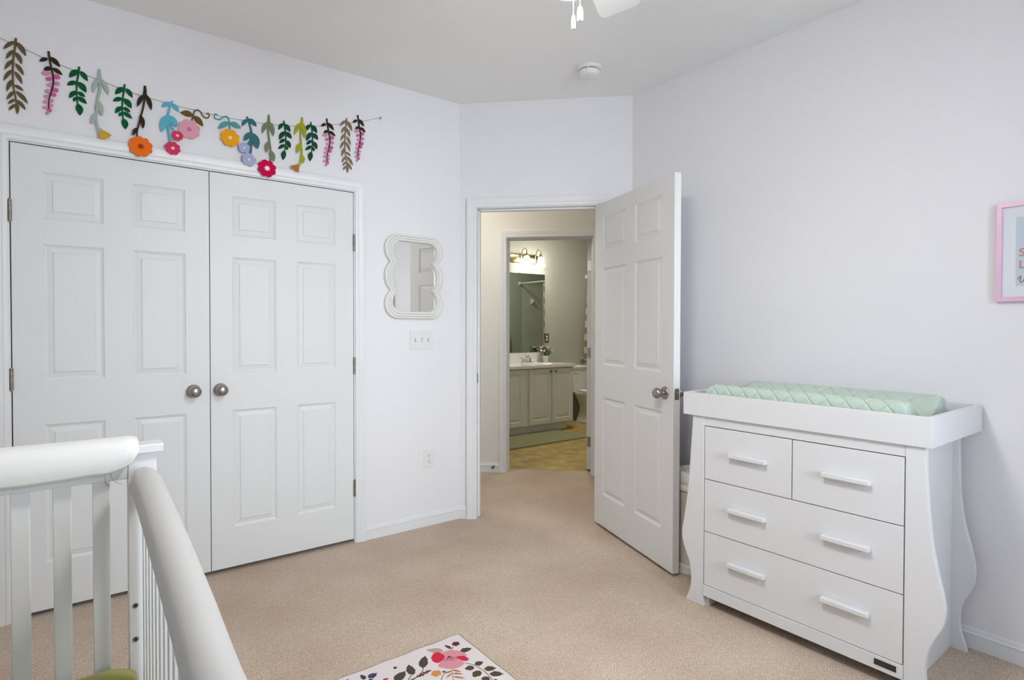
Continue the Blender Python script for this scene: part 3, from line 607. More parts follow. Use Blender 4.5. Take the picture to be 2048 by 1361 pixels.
b.tube(crv([(tx-.004, EY-.024, .900), (tx, EY-.004, .885), (tx+.008, EY-.0045, .867), (tx+.022, EY-.002, .858)], 5), .002, 6)
b.build('tie', mesh_m, o, smooth=60)
# mattress
b = MB()
def rrect(x0, x1, y0, y1, r, z, n=8):
    out = []
    for cx, cy, a0 in ((x1-r, y1-r, 0), (x0+r, y1-r, PI/2), (x0+r, y0+r, PI), (x1-r, y0+r, 1.5*PI)):
        out += [(cx+r*math.cos(a0+PI/2*k/n)+.20, cy+r*math.sin(a0+PI/2*k/n)-1.14, z) for k in range(n+1)]
    return out
mx0, mx1, my0, my1 = -.500, .1275, CYN+.07, EY-.012
R = [rrect(mx0+i, mx1-i, my0+i, my1-i, .05, z) for i, z in ((.012, 0), (.003, .006), (0, .02), (0, .095), (.004, .108), (.014, .117), (.03, .120), (.08, .1205))]
b.loft(R)
tag(b.build('mattress', M['lime'], None, (-.20, 1.14, .272), smooth=50), 'crib mattress under a lime green fitted sheet', 'mattress')

# ------------------------------------------------------------------ things on the closet wall
def scallop(s, n=12):
    """wavy mirror outline at inset s (metres), local (x, z), origin at bottom centre"""
    W, Hh = .2035, .519
    hw0 = W-s; z0, z1 = s*.88, Hh-s*.88; nd = .036*(1-s*3.2); r = max(.03, .088-s*.6)
    def hw(z):
        t = (z)/Hh
        w = hw0 - nd*(1-abs(math.sin(3*PI*t)))**(1.35) if .12 < t < .88 else hw0
        d = min(z-z0, z1-z)
        if d < r: w = min(w, hw0-r+math.sqrt(max(0, r*r-(r-d)**2)))
        return w
    N = 84; zs = [z0+(z1-z0)*(.5-.5*math.cos(PI*k/N)) for k in range(N+1)]
    return [(hw(z), z) for z in zs] + [(-hw(z), z) for z in zs[::-1]]
t = thing('wall_mirror', 'cream wavy-edged mirror on the wall between closet and doorway', 'mirror', (1.7005, YC, 1.322))
b = MB(); b.loft([[(x, -v, z) for x, z in scallop(s)] for s, v in ((.004, .0), (.0, .004), (0, .022), (.003, .027), (.007, .029), (.0135, .029), (.0155, .0275), (.0165, .022), (.0175, .0275), (.020, .030), (.0295, .030), (.0315, .0285), (.0325, .023), (.0335, .0285), (.036, .0305), (.045, .030), (.049, .026), (.050, .018), (.050, .004))], True, True, False)
b.build('frame', M['creamframe'], t, smooth=38)
b = MB(); b.face([(x, -.006, z) for x, z in scallop(.0495)]); b.build('mirror_glass', M['mirrorglass'], t)
t = thing('light_switch', 'white three-toggle light switch plate below the wavy mirror', 'light switch', (1.755, YC, 1.1885))
b = MB(); b.box(-.082, .082, -.0055, 0, -.0585, .0585); b.build('plate', M['plastic'], t, bevel=.002)
for k, up_ in ((-1, 1), (0, -1), (1, 1)):
    x = k*.046
    b = MB(); b.box(x-.0055, x+.0055, -.0062, -.005, -.0125, .0125); b.build('toggle_slot', M['slot'], t)
    b = MB(); b.loft([[(x+a*.0042, -.006, up_*.003+c*.006), ] for a, c in ((-1, -1),)] if False else [[(x-.0042, -.006, -.005), (x+.0042, -.006, -.005), (x+.0042, -.006, .005), (x-.0042, -.006, .005)], [(x-.0034, -.016, up_*.007-.0032), (x+.0034, -.016, up_*.007-.0032), (x+.0034, -.016, up_*.007+.0032), (x-.0034, -.016, up_*.007+.0032)]])
    b.build('toggle', M['plastic'], t, bevel=.0006)
    for z in (-.03, .03):
        b = MB(); b.lathe([(.003, -.0055), (.0026, -.0066), (0, -.0068)], 10, (x, 0, z), 'y'); b.build('screw', M['plastic'], t)
t = thing('wall_outlet', 'white duplex wall outlet above baseboard beside the doorway', 'outlet', (1.807, YC, .428))
b = MB(); b.box(-.0385, .0385, -.005, 0, -.0585, .0585); b.build('plate', M['plastic'], t, bevel=.002)
for z in (-.0195, .0195):
    b = MB(); b.lathe([(.0165, -.004), (.0165, -.0062), (0, -.0062)], 20, (0, 0, z), 'y'); so = b.build('socket', M['plastic'], t)
    b = MB()
    for x, hh in ((-.0065, .005), (.0065, .004)): b.box(x-.0011, x+.0011, -.0068, -.006, z+.002-hh, z+.002+hh)
    b.lathe([(.0022, -.006), (.0022, -.0068)], 10, (0, 0, z-.0095), 'y'); b.build('slots', M['hole'], so)

# garland of felt leaves and flowers
def ribbon(b, pts, w0, w1, y0, y1):
    n = len(pts); L = []; Rr = []
    for i in range(n):
        d = Vector((pts[min(i+1, n-1)][0]-pts[max(i-1, 0)][0], pts[min(i+1, n-1)][1]-pts[max(i-1, 0)][1])).normalized(); w = (w0+(w1-w0)*i/(n-1))/2
        L.append((pts[i][0]-d.y*w, pts[i][1]+d.x*w)); Rr.append((pts[i][0]+d.y*w, pts[i][1]-d.x*w))
    b.loft([[(l[0], y0, l[1]), (r[0], y0, r[1]), (r[0], y1, r[1]), (l[0], y1, l[1])] for l, r in zip(L, Rr)])
def leafpoly(x0, z0, x1, z1, w, n=7, bend=.08):
    dx, dz = x1-x0, z1-z0; L = math.hypot(dx, dz); ux, uz = dx/L, dz/L; A = []; B = []
    for k in range(n+1):
        t = k/n; hw = w/2*(math.sin(PI*t**.82)**.85) if 0 < t < 1 else 0
        c = bend*L*math.sin(PI*t)*(.5 if dx > 0 else -.5)
        px, pz = x0+ux*L*t-uz*c, z0+uz*L*t+ux*c
        A.append((px-uz*hw, pz+ux*hw)); B.append((px+uz*hw, pz-ux*hw))
    return A + B[-2:0:-1]
def flowerpoly(x, z, r, n, ph=.3, dep=.20, m=9):
    return [(x+r*(1-dep+dep*abs(math.cos(n*(a-ph)/2))**.55)*math.cos(a), z+r*(1-dep+dep*abs(math.cos(n*(a-ph)/2))**.55)*math.sin(a)) for a in [2*PI*k/(n*m) for k in range(n*m)]]
def starpoly(x, z, r, n=7):
    return [(x+(r if k % 2 == 0 else r*.55)*math.cos(PI*k/n+.2), z+(r if k % 2 == 0 else r*.55)*math.sin(PI*k/n+.2)) for k in range(2*n)]
GLAB = [('brown leaf frond pendant at the left end of the garland', 'leaf_pendant'), ('pink wisteria pendant beside the leftmost brown frond', 'flower_pendant'),
 ('bright green leaf spray pendant right of the left wisteria', 'leaf_pendant'), ('pale sage stem pendant with a drooping mustard bell flower', 'flower_pendant'),
 ('green leaf spray pendant between sage stem and orange flower stem', 'leaf_pendant'), ('dark brown stem pendant ending in a big orange flower', 'flower_pendant'),
 ('sky blue stem pendant with two red-rose flowers', 'flower_pendant'), ('bronze curled vine pendant with a pale pink flower', 'flower_pendant'),
 ('teal curled vine pendant with a yellow-orange flower', 'flower_pendant'), ('dark teal stem pendant with two lilac flowers', 'flower_pendant'),
 ('moss green stem pendant with a magenta flower over the door casing', 'flower_pendant'), ('dark pine leaf spray pendant left of the lime stem', 'leaf_pendant'),
 ('lime green stem pendant with a small copper bell flower', 'flower_pendant'), ('dark pine leaf spray pendant right of the lime stem', 'leaf_pendant'),
 ('pink wisteria pendant left of the taupe frond near the right end', 'flower_pendant'), ('taupe leaf frond pendant between the two right-hand wisterias', 'leaf_pendant'),
 ('pink wisteria pendant at the right end of the garland', 'flower_pendant')]
YG = YC-.0035
for it, (lab, nm) in zip(GARLAND, GLAB):
    cx = it[0][2][0]/1000; cz = it[0][2][1]/1000
    P = lambda v, cx=cx, cz=cz: [(v[i]/1000-cx, v[i+1]/1000-cz) for i in range(0, len(v), 2)]
    fol = MB(); fm = None; k = 0; pet = MB(); pm = []; blooms = []
    def slab(b, poly, y0, th): b.prism(poly, lambda x, z: (x, y0, z), lambda x, z: (x, y0-th, z))
    for e in it:
        if e[0] == 's':
            p = crv(P(e[2]), 5); fm = fm or e[1]; ribbon(fol, p, e[3]*.00125, e[4]*.00125, 0, -.0058 if any(q[1] == 'dp' for q in it) else -.0026)
        elif e[0] == 'l':
            k += 1; slab(fol, leafpoly(*[v for q in P(e[2:6]) for v in q], e[6]/1000), -.0001*(k % 5), .0027)
        elif e[0] == 'e':
            a = math.radians(e[6]); x, z = P(e[2:4])[0]; rx_, rz_ = e[4]/1000*(.88 if e[1] in ('lp', 'dp') else 1), e[5]/1000*(.80 if e[1] in ('lp', 'dp') else 1); k += 1
            poly = [(x+rx_*math.cos(u)*math.cos(a)-rz_*math.sin(u)*math.sin(a), z+rx_*math.cos(u)*math.sin(a)+rz_*math.sin(u)*math.cos(a)) for u in [2*PI*i/18 for i in range(18)]]
            if e[1] in ('lp', 'dp'):
                if e[1] not in pm: pm.append(e[1])
                pet.mi = pm.index(e[1]); slab(pet, poly, -.0027-.0002*(k % 4), .0024)
            else: slab(fol, poly, -.0006, .0026)
        else: blooms.append(e)
    mats = [M['felt_'+fm]]
    tz = (cx, YG, cz)
    tilt = -math.atan(.021/(cz-2.118)) if any(w in lab for w in ('mustard', 'orange flower', 'two red', 'two lilac', 'magenta', 'copper')) and 'between' not in lab else 0   # lower end rests on the door casing
    if not blooms and not pm:
        tag(fol.build(nm, mats, None, tz), lab, 'garland pendant', 'felt garland pendants'); pet.bm.free(); continue
    t = thing(nm, lab, 'garland pendant', tz, 0, 'felt garland pendants')
    t.rotation_euler.x = tilt
    fol.build('foliage', mats, t)
    if pm: pet.build('petals', [M['felt_'+x] for x in pm], t)
    else: pet.bm.free()
    for j, e in enumerate(blooms):
        b = MB()
        if e[0] == 'p':
            slab(b, P(e[2]), -.0030, .0028); b.build('blossom', M['felt_'+e[1]], t)
        else:
            x, z = P(e[2:4])[0]; r = e[4]/1000; slab(b, flowerpoly(x, z, r, e[5], .3+j), -.0032, .0030); bl = b.build('blossom', M['felt_'+e[1]], t)
            b = MB(); slab(b, starpoly(x, z, e[7]/1000*1.05), -.0061, .0012); b.build('blossom_center', M['felt_'+e[6]], bl)
sp = crv([(STRING[i]/1000, STRING[i+1]/1000) for i in range(0, len(STRING), 2)], 3)
t = thing('garland_string', 'thin jute string strung across the wall above the closet', 'string', (sp[0][0], YC, sp[0][1]))
b = MB(); b.tube([(x-sp[0][0], -.0024, z-sp[0][1]) for x, z in sp], .0011, 6); b.build('cord', M['string'], t, smooth=60)
b = MB(); ex, ez = sp[-1][0]-sp[0][0], sp[-1][1]-sp[0][1]
b.lathe([(.002, 0), (.002, -.008), (.0045, -.0085), (.0045, -.0095), (0, -.0098)], 12, (ex, 0, ez), 'y')
b.tube([(ex+.006*math.cos(u), -.004, ez-.007+.007*math.sin(u)) for u in [2*PI*i/12 for i in range(11)]], .001, 5); b.build('nail', M['nickel'], t, smooth=40)

# ------------------------------------------------------------------ ceiling things
t = thing('smoke_detector', 'round white smoke detector on the ceiling', 'smoke detector', (2.332, 2.338, ZC))
b = MB(); b.lathe([(.071, 0), (.072, -.006), (.068, -.016), (.060, -.019), (0, -.019)], 40); b.build('base', M['plastic'], t, smooth=40)
b = MB(); b.lathe([(.0535, -.019), (.0535, -.0245), (0, -.0245)], 40); b.build('vent_gap', M['dark'], t)
b = MB(); b.lathe([(.0595, -.0245), (.0595, -.027), (.055, -.046), (.046, -.053), (.02, -.055), (0, -.055)], 40); cv = b.build('cover', M['plastic'], t, smooth=40)
b = MB(); b.lathe([(.009, -.0545), (.009, -.057), (0, -.057)], 16, (-.028, -.026, .001)); b.build('test_button', M['plastic'], cv, smooth=40)
for a in (.2, 2.3, 4.4):
    b = MB(); b.box(-.003, .003, .052, .0605, -.026, -.018); o = b.build('clip', M['plastic'], t); o.rotation_euler = (0, 0, a)
FX, FY = .980, 1.038
fan = thing('ceiling_fan', 'white ceiling fan with lit glass bowl and pull chains', 'ceiling fan', (FX, FY, ZC))
fm_ = mat('fan_white', (.60, .60, .59), .45)
b = MB(); b.lathe([(.065, 0), (.068, -.02), (.05, -.055), (.022, -.062), (0, -.062)], 32); b.build('canopy', fm_, fan, smooth=40)
b = MB(); b.tube([(0, 0, -.06), (0, 0, -.32)], .012, 14); b.build('downrod', fm_, fan, smooth=40)
b = MB(); b.lathe([(.04, -.29), (.095, -.32), (.115, -.36), (.115, -.42), (.095, -.455), (.05, -.47), (0, -.47)], 36); b.build('motor_housing', fm_, fan, smooth=40)
b = MB(); b.lathe([(.05, -.47), (.055, -.50), (.150, -.512), (.168, -.516), (.171, -.530), (.1715, -.536), (.170, -.536), (.165, -.523), (0, -.523)], 40); b.build('light_shield_pan', fm_, fan, smooth=40)  # out-of-view pan added to shield the blades from the bowl's light
b = MB(); b.lathe([(.160, -.524), (.163, -.535), (.158, -.560), (.140, -.586), (.105, -.610), (.060, -.6225), (0, -.626)], 40); b.build('light_bowl', M['bowl'], fan, smooth=60)
for k in range(5):
    a = math.radians(29.5 + 72*k)
    b = MB(); w0, w1 = .052, .068; out = [(.19, -w0), (.50, -w1), (.533, -w1+.006), (.540, -w1+.018), (.540, w1-.018), (.533, w1-.006), (.50, w1), (.19, w0)]
    b.prism(out, lambda x, y: (x, y, -.425-y*.2), lambda x, y: (x, y, -.419-y*.2)); o = b.build('blade', fm_, fan, None, a)
    b = MB(); b.box(.09, .24, -.018, .018, -.419, -.413); b.build('blade_bracket', fm_, o)
def pull(ox, oy, ztop, zend, ln, r):
    b = MB()
    zc = zend+ln
    n = int((ztop-zc)/.0042)
    b.tube([(ox, oy, ztop), (ox, oy, zc)], .0006, 6)
    for i in range(n): b.lathe([(0, .0014), (.0013, .0005), (.0013, -.0005), (0, -.0014)], 6, (ox, oy, zc+.0042*i))
    o = b.build('pull_chain', M['chrome'], fan)
    b = MB(); b.lathe([(r*.45, zend+ln), (r*.8, zend+ln-.004), (r*1.0, zend+ln*.55), (r*1.0, zend+.004), (r*.85, zend+.0005), (r*.45, zend), (r*.45, zend+.004), (0, zend+.004)], 16, (ox, oy, 0)); b.build('pull', M['plastic'], o, smooth=40)
# pull-chain positions: just beyond the bowl, hanging from the pan
pull(.125, .131, -.528, -.647, .039, .0056); pull(.1395, .120, -.528, -.625, .040, .0082)

# ------------------------------------------------------------------ floral rug
RX0, RX1, RY0, RY1 = .30, 1.2555, .45, 2.0015
b = MB(); names = list(RUGC); th = .007
def rr(i, z):
    pts = []
    n = 24
    for k in range(n): t = k/n; pts.append((RX1-i+.0015*math.sin(k*2.1), RY0+i+(RY1-RY0-2*i)*t, z))
    for k in range(n): t = k/n; pts.append((RX1-i-(RX1-RX0-2*i)*t, RY1-i+.003*math.sin(k*1.7)*(0 if k == 0 else 1), z))
    for k in range(n): t = k/n; pts.append((RX0+i, RY1-i-(RY1-RY0-2*i)*t, z))
    for k in range(n): t = k/n; pts.append((RX0+i+(RX1-RX0-2*i)*t, RY0+i, z))
    return pts
b.mi = 1; b.loft([rr(0, .0005), rr(0, th-.001), rr(.0045, th)], True, True, False); b.mi = 0; b.loft([rr(.0045, th), rr(.007, th+.0001)], True, False, True)
lev = [0]
def rslab(poly, mi):
    lev[0] += 1; b.mi = mi; z = th+.0003+.00004*lev[0] % .0012 + .00002*(lev[0] % 7)
    b.prism(poly, lambda x, y: (x, y, th-.0005), lambda x, y: (x, y, z))
for e in RUGART:
    mi = names.index(e[1])+2
    if e[0] == 'l':
        # hand-drawn leaf outline with a slightly wobbly edge
        p = leafpoly(e[2]/1000, e[3]/1000, e[4]/1000, e[5]/1000, e[6]/1000, 9, .05)
        rslab([(x+.0012*math.sin(i*2.3), y+.0012*math.cos(i*1.9)) for i, (x, y) in enumerate(p)], mi)
    elif e[0] == 'p': rslab([(x, y) for x, y in crv([(e[2][i]/1000, e[2][i+1]/1000) for i in range(0, len(e[2]), 2)], 4)], mi)
    elif e[0] == 'f': rslab(flowerpoly(e[2]/1000, e[3]/1000, e[4]/1000, e[5], .4, .3), mi)
    elif e[0] == 's':
        pts = crv([(e[2][i]/1000, e[2][i+1]/1000) for i in range(0, len(e[2]), 2)], 4); n = len(pts); w = .0012
        L = []; R2 = []
        for i in range(n):
            d = Vector((pts[min(i+1, n-1)][0]-pts[max(i-1, 0)][0], pts[min(i+1, n-1)][1]-pts[max(i-1, 0)][1])).normalized()
            L.append((pts[i][0]-d.y*w, pts[i][1]+d.x*w)); R2.append((pts[i][0]+d.y*w, pts[i][1]-d.x*w))
        rslab(L+R2[::-1], mi)
rnd = random.Random(3)
for _ in range(120):      # the rest of the printed garden, out of the picture
    x, y = rnd.uniform(RX0+.06, RX1-.08), rnd.uniform(RY0+.06, 1.52)
    a = rnd.uniform(0, 2*PI)
    if rnd.random() < .25: rslab(flowerpoly(x, y, rnd.uniform(.02, .045), 5, a, .3), 2+names.index(rnd.choice(['pinkpetal', 'redpetal', 'orangepetal'])))
    else:
        L_ = rnd.uniform(.03, .07); rslab(leafpoly(x, y, x+L_*math.cos(a), y+L_*math.sin(a), L_*.5, 8, .05), 2+names.index(rnd.choice(['dkleaf', 'brleaf', 'blleaf', 'tan'])))
tag(b.build('area_rug', [M['rugwhite'], M['rugedge']]+[M['rug_'+n] for n in names]), 'off-white area rug printed with red and pink flowers and leaves', 'rug')

# ------------------------------------------------------------------ bathroom
VX0, VX1, VYF = 3.80, 4.990, 5.246
va = thing('vanity_cabinet', 'pale grey bathroom vanity cabinet seen through the doorway', 'vanity', (4.4, 5.5, 0))
GV = rel(va, (4.4, 5.5, 0))
def vb(name, x0, x1, y0, y1, z0, z1, par=va, m='cabinet', bev=.0015):
    b = MB(); p, q = GV(x0, y0, z0), GV(x1, y1, z1); b.box(p[0], q[0], p[1], q[1], p[2], q[2]); return b.build(name, M[m], par, bevel=bev)
vb('body', VX0, VX1, VYF+.018, YB-.002, .098, .785); vb('toe_kick', VX0+.01, VX1-.045, VYF+.075, YB-.01, 0, .098)
for xa, xb, kx in ((3.845, 4.187, None), (4.272, 4.616, 4.590), (4.629, 4.973, 4.670)):
    b = MB(); za, zb = .112, .768
    def fr(u, v): p = GV(xa+u, VYF+v, za+u); q = GV(xb-u, VYF+v, zb-u); return [(p[0], p[1], p[2]), (q[0], p[1], p[2]), (q[0], p[1], q[2]), (p[0], p[1], q[2])]
    b.loft([fr(0, .018), fr(0, .002), fr(.002, 0), fr(.05, 0), (fr(.056, .006)), fr(.062, .007), fr(.085, .002), fr(.088, .001)])
    d = b.build('door', M['cabinet'], va)
    if kx:
        b = MB(); p = GV(kx, VYF, .740); b.lathe([(.006, 0), (.006, -.012), (.015, -.018), (.016, -.024), (.010, -.029), (0, -.030)], 16, p, 'y'); b.build('knob', M['bronze_hinge'], d, smooth=50)
co = thing('vanity_countertop', 'white vanity countertop with basin and backsplash', 'countertop', (4.4, 5.5, .785))
b = MB(); o3 = (4.4, 5.5, .785)
def cbx(b, x0, x1, y0, y1, z0, z1): b.box(x0-o3[0], x1-o3[0], y0-o3[1], y1-o3[1], z0-o3[2], z1-o3[2])
# slab with an oval basin
bx, by, ra, rb_ = 4.62, 5.50, .215, .155
ell = [(bx+ra*math.cos(2*PI*k/48)-o3[0], by+rb_*math.sin(2*PI*k/48)-o3[1]) for k in range(48)]
def sq(k):
    a = 2*PI*k/48; c, s = math.cos(a), math.sin(a); X = (VX1+.022-bx) if c > 0 else (bx-VX0+.0); Yv = (YB-.002-by) if s > 0 else (by-VYF+.014)
    m = min(X/abs(c) if abs(c) > 1e-6 else 9, Yv/abs(s) if abs(s) > 1e-6 else 9); return (bx+c*m-o3[0], by+s*m-o3[1])
outer = [sq(k) for k in range(48)]
# pull the samples nearest the corners onto the corners
for cx_, cy_ in ((VX1+.022, YB-.002), (VX0, YB-.002), (VX0, VYF-.014), (VX1+.022, VYF-.014)):
    p = (cx_-o3[0], cy_-o3[1]); i = min(range(48), key=lambda k: (outer[k][0]-p[0])**2+(outer[k][1]-p[1])**2); outer[i] = p
zt = .815-o3[2]
b.loft([[(x, y, 0) for x, y in outer], [(x, y, zt) for x, y in outer], [(x, y, zt) for x, y in ell]] + [[(bx-o3[0]+(x-bx+o3[0])*f, by-o3[1]+(y-by+o3[1])*f, zt-d) for x, y in ell] for f, d in ((.93, .012), (.85, .05), (.65, .09), (.3, .105))])
b.build('slab', M['counter'], co)
b = MB(); cbx(b, VX0, VX1+.015, YB-.022, YB-.002, .815, .938); b.build('backsplash', M['counter'], co, bevel=.003)
fa = thing('sink_faucet', 'chrome two-handle sink faucet on the vanity countertop', 'faucet', (4.625, 5.745, .815))
b = MB(); b.box(-.08, .08, -.026, .026, 0, .014); b.build('base', M['chrome'], fa, bevel=.005)
b = MB(); b.tube(crv([(0, 0, .01), (0, -.004, .06), (0, -.035, .085), (0, -.09, .075), (0, -.105, .06)], 5), [.013]*11+[.011]*10, 12); b.build('spout', M['chrome'], fa, smooth=60)
for s in (-1, 1):
    b = MB(); b.lathe([(.021, .012), (.018, .03), (.014, .045), (.016, .055), (0, .06)], 16, (s*.055, 0, 0)); b.tube([(s*.055, 0, .052), (s*.105, -.012, .066)], [.009, .006], 8); b.build('handle', M['chrome'], fa, smooth=60)
b = MB(); b.tube([(0, .02, .012), (0, .02, .10)], .003, 8); b.lathe([(.006, .10), (.007, .108), (0, .112)], 10, (0, .02, 0)); b.build('drain_lever', M['chrome'], fa, smooth=60)
pl = thing('potted_plant', 'small white pot of pink and white flowers on the vanity countertop', 'plant', (4.935, 5.725, .815))
b = MB(); b.lathe([(.030, 0), (.034, .003), (.045, .085), (.042, .085), (.038, .075), (0, .075)], 28); b.build('pot', M['plastic'], pl, smooth=40)
b = MB(); rp_ = random.Random(5)
for k in range(150):
    a = rp_.uniform(0, 2*PI); r = rp_.uniform(.02, .105); z0 = .08; z1 = .10+rp_.uniform(0, .09)+(.04*(1-r/.105))
    x, y = r*math.cos(a), r*math.sin(a)*.9; L_ = rp_.uniform(.02, .04); an = a+rp_.uniform(-.7, .7); w = L_*.28
    p0 = Vector((x*.6, y*.6, z1-.02)); d = Vector((math.cos(an), math.sin(an), rp_.uniform(-.1, .9))).normalized(); s_ = d.cross(Vector((0, 0, 1))).normalized()*w
    m1 = p0+d*L_*.5; b.face([p0, m1+s_+Vector((0, 0, .003)), p0+d*L_, m1-s_+Vector((0, 0, .003))])
    if k % 4 == 0: b.tube([(x*.15, y*.15, .075), tuple(p0)], .0012, 4)
b.build('foliage', M['leafgreen'], pl)
b = MB()
for k in range(34):
    a = rp_.uniform(0, 2*PI); r = rp_.uniform(.03, .115); c = Vector((r*math.cos(a), r*math.sin(a)*.85, .165+rp_.uniform(-.02, .05)-.15*max(0, r-.09)))
    b.mi = 1 if rp_.random() < .35 else 0
    nz = Vector((math.cos(a)*.6, math.sin(a)*.6-.5, .7)).normalized(); u = nz.orthogonal().normalized(); v = nz.cross(u)
    for j in range(5):
        t0 = 2*PI*j/5; e = lambda rr_, tt: c+u*rr_*math.cos(tt)+v*rr_*math.sin(tt)
        b.face([c, e(.012, t0-.5), e(.0165, t0)+nz*.003, e(.012, t0+.5)])
b.build('flowers', [M['petalw'], M['petalp']], pl)
b = MB(); b.box(3.82, 5.018, YB-.006, YB-.001, .942, 1.975); tag(b.build('bathroom_mirror', M['bathmirror'], None, bevel=.001), 'large frameless mirror on bathroom wall above the vanity', 'mirror')
vl = thing('vanity_light', 'brass bar vanity light with lit bell glass shades above bathroom mirror', 'vanity light', (4.65, YB, 2.160))
b = MB(); L0, L1, hr = -.237, .262, .060
pill = [(L0+hr+hr*math.cos(PI/2+PI*k/12), hr*math.sin(PI/2+PI*k/12)) for k in range(13)] + [(L1-hr+hr*math.cos(-PI/2+PI*k/12), hr*math.sin(-PI/2+PI*k/12)) for k in range(13)]
b.loft([[(x*1.0, -v, z*f) for x, z in pill] for f, v in ((1, 0), (1, .010), (.86, .020), (.80, .021))]); b.build('backplate', M['brass'], vl, smooth=40)
for x in (-.03, .205):
    b = MB(); b.tube(crv([(x-.035, -.02, -.005), (x-.035, -.045, .03), (x-.032, -.07, .095), (x-.015, -.095, .125), (x+.004, -.105, .10), (x+.006, -.106, .055)], 5), .0055, 10); ar = b.build('arm', M['brass'], vl, smooth=60)
    b = MB(); b.lathe([(.008, .065), (.014, .055), (.024, .038), (.026, .026), (0, .026)], 18, (x+.006, -.106, 0)); b.build('socket_cap', M['brass'], ar, smooth=40)
    b = MB(); b.lathe([(.027, .026), (.036, .015), (.041, -.02), (.047, -.055), (.058, -.085), (.064, -.095), (.060, -.095), (.044, -.055), (.038, -.02), (.03, .012), (0, .018)], 28, (x+.006, -.106, 0)); b.build('glass_shade', M['shade'], ar, smooth=60)
t = thing('wall_outlet', 'dark bronze outlet plate on bathroom wall beside the mirror', 'outlet', (5.055, YB, 1.127))
b = MB(); b.box(-.037, .037, -.006, 0, -.06, .06); b.build('plate', M['outletdark'], t, bevel=.002)
for z in (-.02, .02):
    b = MB(); b.lathe([(.0165, -.005), (.0165, -.0075), (0, -.0075)], 18, (0, 0, z), 'y'); so = b.build('socket', M['plastic'], t)
    b = MB(); b.box(-.008, -.006, -.0082, -.0074, z-.004, z+.005); b.box(.006, .008, -.0082, -.0074, z-.003, z+.005); b.build('slots', M['hole'], so)
# toilet right of the vanity
to = thing('toilet', 'white toilet with chrome flush lever beside the vanity', 'toilet', (5.50, 5.5, 0))
def orect(cx, y0, y1, hw, z, n=28, p=3.2):
    cy, hy2 = (y0+y1)/2, (y1-y0)/2; out = []
    for k in range(n):
        a = 2*PI*k/n; c, s = math.cos(a), math.sin(a); out.append((cx+hw*abs(c)**(2/p)*(1 if c > 0 else -1), cy+hy2*abs(s)**(2/p)*(1 if s > 0 else -1), z))
    return out
b = MB(); b.loft([orect(0, .115, .33, .18, .40), orect(0, .112, .335, .195, .43), orect(0, .105, .337, .205, .70), orect(0, .105, .337, .205, .712)]); b.build('tank', M['porcelain'], to, smooth=40)
b = MB(); b.loft([orect(0, .095, .342, .215, .712), orect(0, .09, .345, .22, .722), orect(0, .09, .345, .22, .742), orect(0, .10, .34, .21, .750)]); b.build('tank_lid', M['porcelain'], to, smooth=40)
b = MB(); b.tube([(-.16, .105, .655), (-.16, .085, .655)], .008, 10); b.tube([(-.165, .085, .655), (-.10, .080, .648)], [.007, .005], 8); b.build('flush_lever', M['chrome'], to, smooth=50)
b = MB()
b.loft([orect(0, -.20, .20, .105, 0, p=2.6), orect(0, -.20, .19, .10, .03, p=2.6), orect(0, -.14, .15, .072, .14, p=2.4), orect(0, -.19, .15, .085, .22, p=2.3), orect(0, -.32, .19, .150, .32, p=2.2), orect(0, -.37, .22, .185, .375, p=2.2), orect(0, -.37, .22, .185, .395, p=2.2)]); b.build('bowl', M['porcelain'], to, smooth=50)
b = MB(); b.loft([orect(0, -.375, .10, .188, .396, p=2.2), orect(0, -.38, .10, .192, .403, p=2.2), orect(0, -.38, .10, .192, .412, p=2.2), orect(0, -.37, .10, .184, .418, p=2.2)]); b.build('seat', M['porcelain'], to, smooth=50)
b = MB(); b.loft([orect(0, -.372, .105, .186, .4185, p=2.2), orect(0, -.376, .105, .19, .424, p=2.2), orect(0, -.376, .105, .19, .434, p=2.2), orect(0, -.36, .10, .178, .442, p=2.2)]); b.build('seat_lid', M['porcelain'], to, smooth=50)
# bath mat along the vanity
b = MB(); b.loft([[(x, y, z) for x, y in ((3.58, 4.735+i), (4.75, 4.735+i), (4.75-i, 5.30), (3.58, 5.30))] for z, i in ((-.004, 0), (.008, 0), (.013, .008))])
tag(b.build('bath_mat', M['bathmat'], None, bevel=.003), 'olive green bath mat on the tile in front of the vanity', 'bath mat')
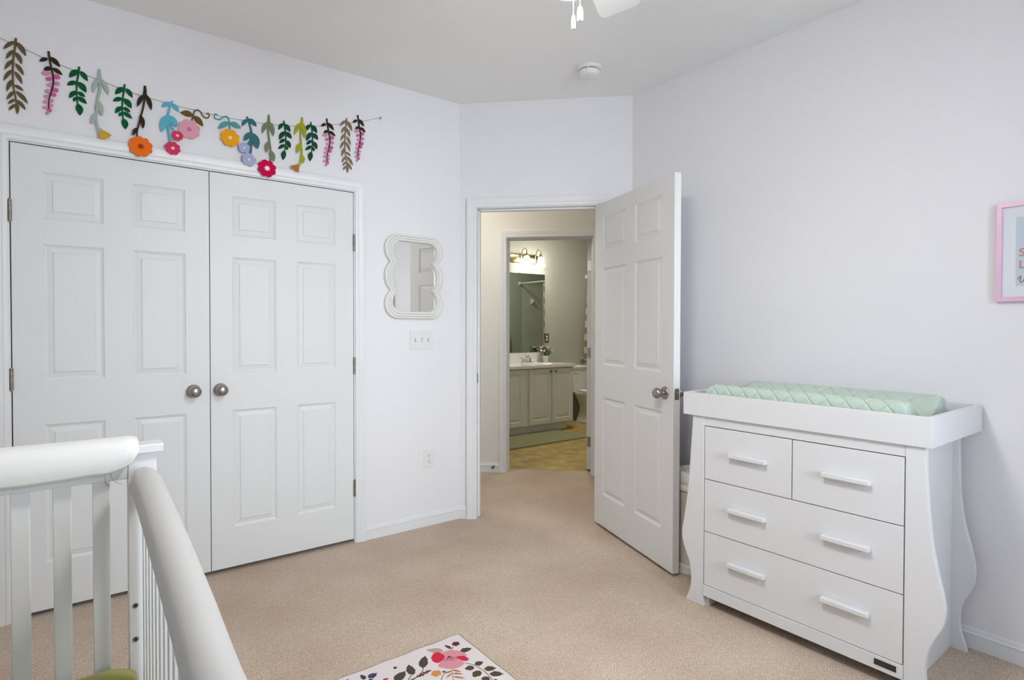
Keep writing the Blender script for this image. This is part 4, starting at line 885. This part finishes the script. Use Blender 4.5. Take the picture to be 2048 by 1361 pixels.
# tub, surround, rod, curtain
tu = thing('bathtub', 'white bathtub with wall surround, seen in the bathroom mirror', 'bathtub', (6.19, 5.075, 0))
b = MB(); b.box(-.345, .355, -.77, .77, 0, .36); b.loft([[(x*f-.0, y*f, z) for x, y in ((-.345, -.77), (.355, -.77), (.355, .77), (-.345, .77))] for f, z in ((1, .36), (1, .40), (.86, .40), (.78, .12))]); b.build('basin', M['porcelain'], tu, bevel=.01)
sur = mat('surround_panel', (.62, .63, .56), .25, coat=.2)
b = MB(); b.box(-.325, .355, -.772, -.765, .40, 1.975); b.box(.345, .357, -.765, .765, .40, 1.975)
for z in (1.55, 1.15, .8): b.box(-.325, .355, -.7655, -.763, z-.003, z+.003)
b.build('surround', sur, tu)
b = MB(); b.loft([[(-.17, -.765, 1.76), (-.11, -.765, 1.70), (-.17, -.765, 1.64)], [(-.15, -.70, 1.715), (-.12, -.70, 1.70), (-.15, -.70, 1.685)]]); b.build('soap_ledge', M['porcelain'], tu, bevel=.004)
t = thing('curtain_rod', 'white shower curtain rod along the tub', 'curtain rod', (5.80, 5.075, 1.985))
b = MB(); b.tube([(0, -.774, 0), (0, .774, 0)], .0125, 14); b.build('rod', M['plastic'], t, smooth=50)
for s in (-1, 1):
    b = MB(); b.lathe([(.032, s*.775), (.032, s*.765), (.018, s*.755), (.0125, s*.75)], 20, (0, 0, 0), 'y'); b.build('flange', M['plastic'], t, smooth=50)
b = MB(); n = 120; ring0 = []
rows = []
for z, dx_ in ((1.955, 0), (1.5, -.03), (1.0, -.072), (.80, -.05), (.62, .0), (.4, .004), (.16, .004)):
    sp_ = 1.0+.06*(1.955-z)
    rows.append([(5.795+dx_*(k/n)+.033*min(sp_, 1.04)*math.sin(2*PI*k/n*15)+.006*math.sin(k*.7+z*3), 4.90+(5.80-4.90)*k/n, z) for k in range(n+1)])
b.loft(rows, False); o = b.build('shower_curtain', M['plaid'], None, smooth=70); md = o.modifiers.new('thick', 'SOLIDIFY'); md.thickness = .002
tag(o, 'rust and cream plaid shower curtain bunched beside the toilet', 'shower curtain')
b = MB(); rows = [[(5.49+.11*k/14, 4.318+.012*math.sin(k*1.4+z*2), z) for k in range(15)] for z in (1.14, 1.0, .85, .72)]
b.loft(rows, False); o = b.build('hand_towel', M['towel'], None, smooth=60); md = o.modifiers.new('thick', 'SOLIDIFY'); md.thickness = .01; md.offset = 1
tag(o, 'mauve hand towel on bathroom wall, seen in the mirror', 'towel')
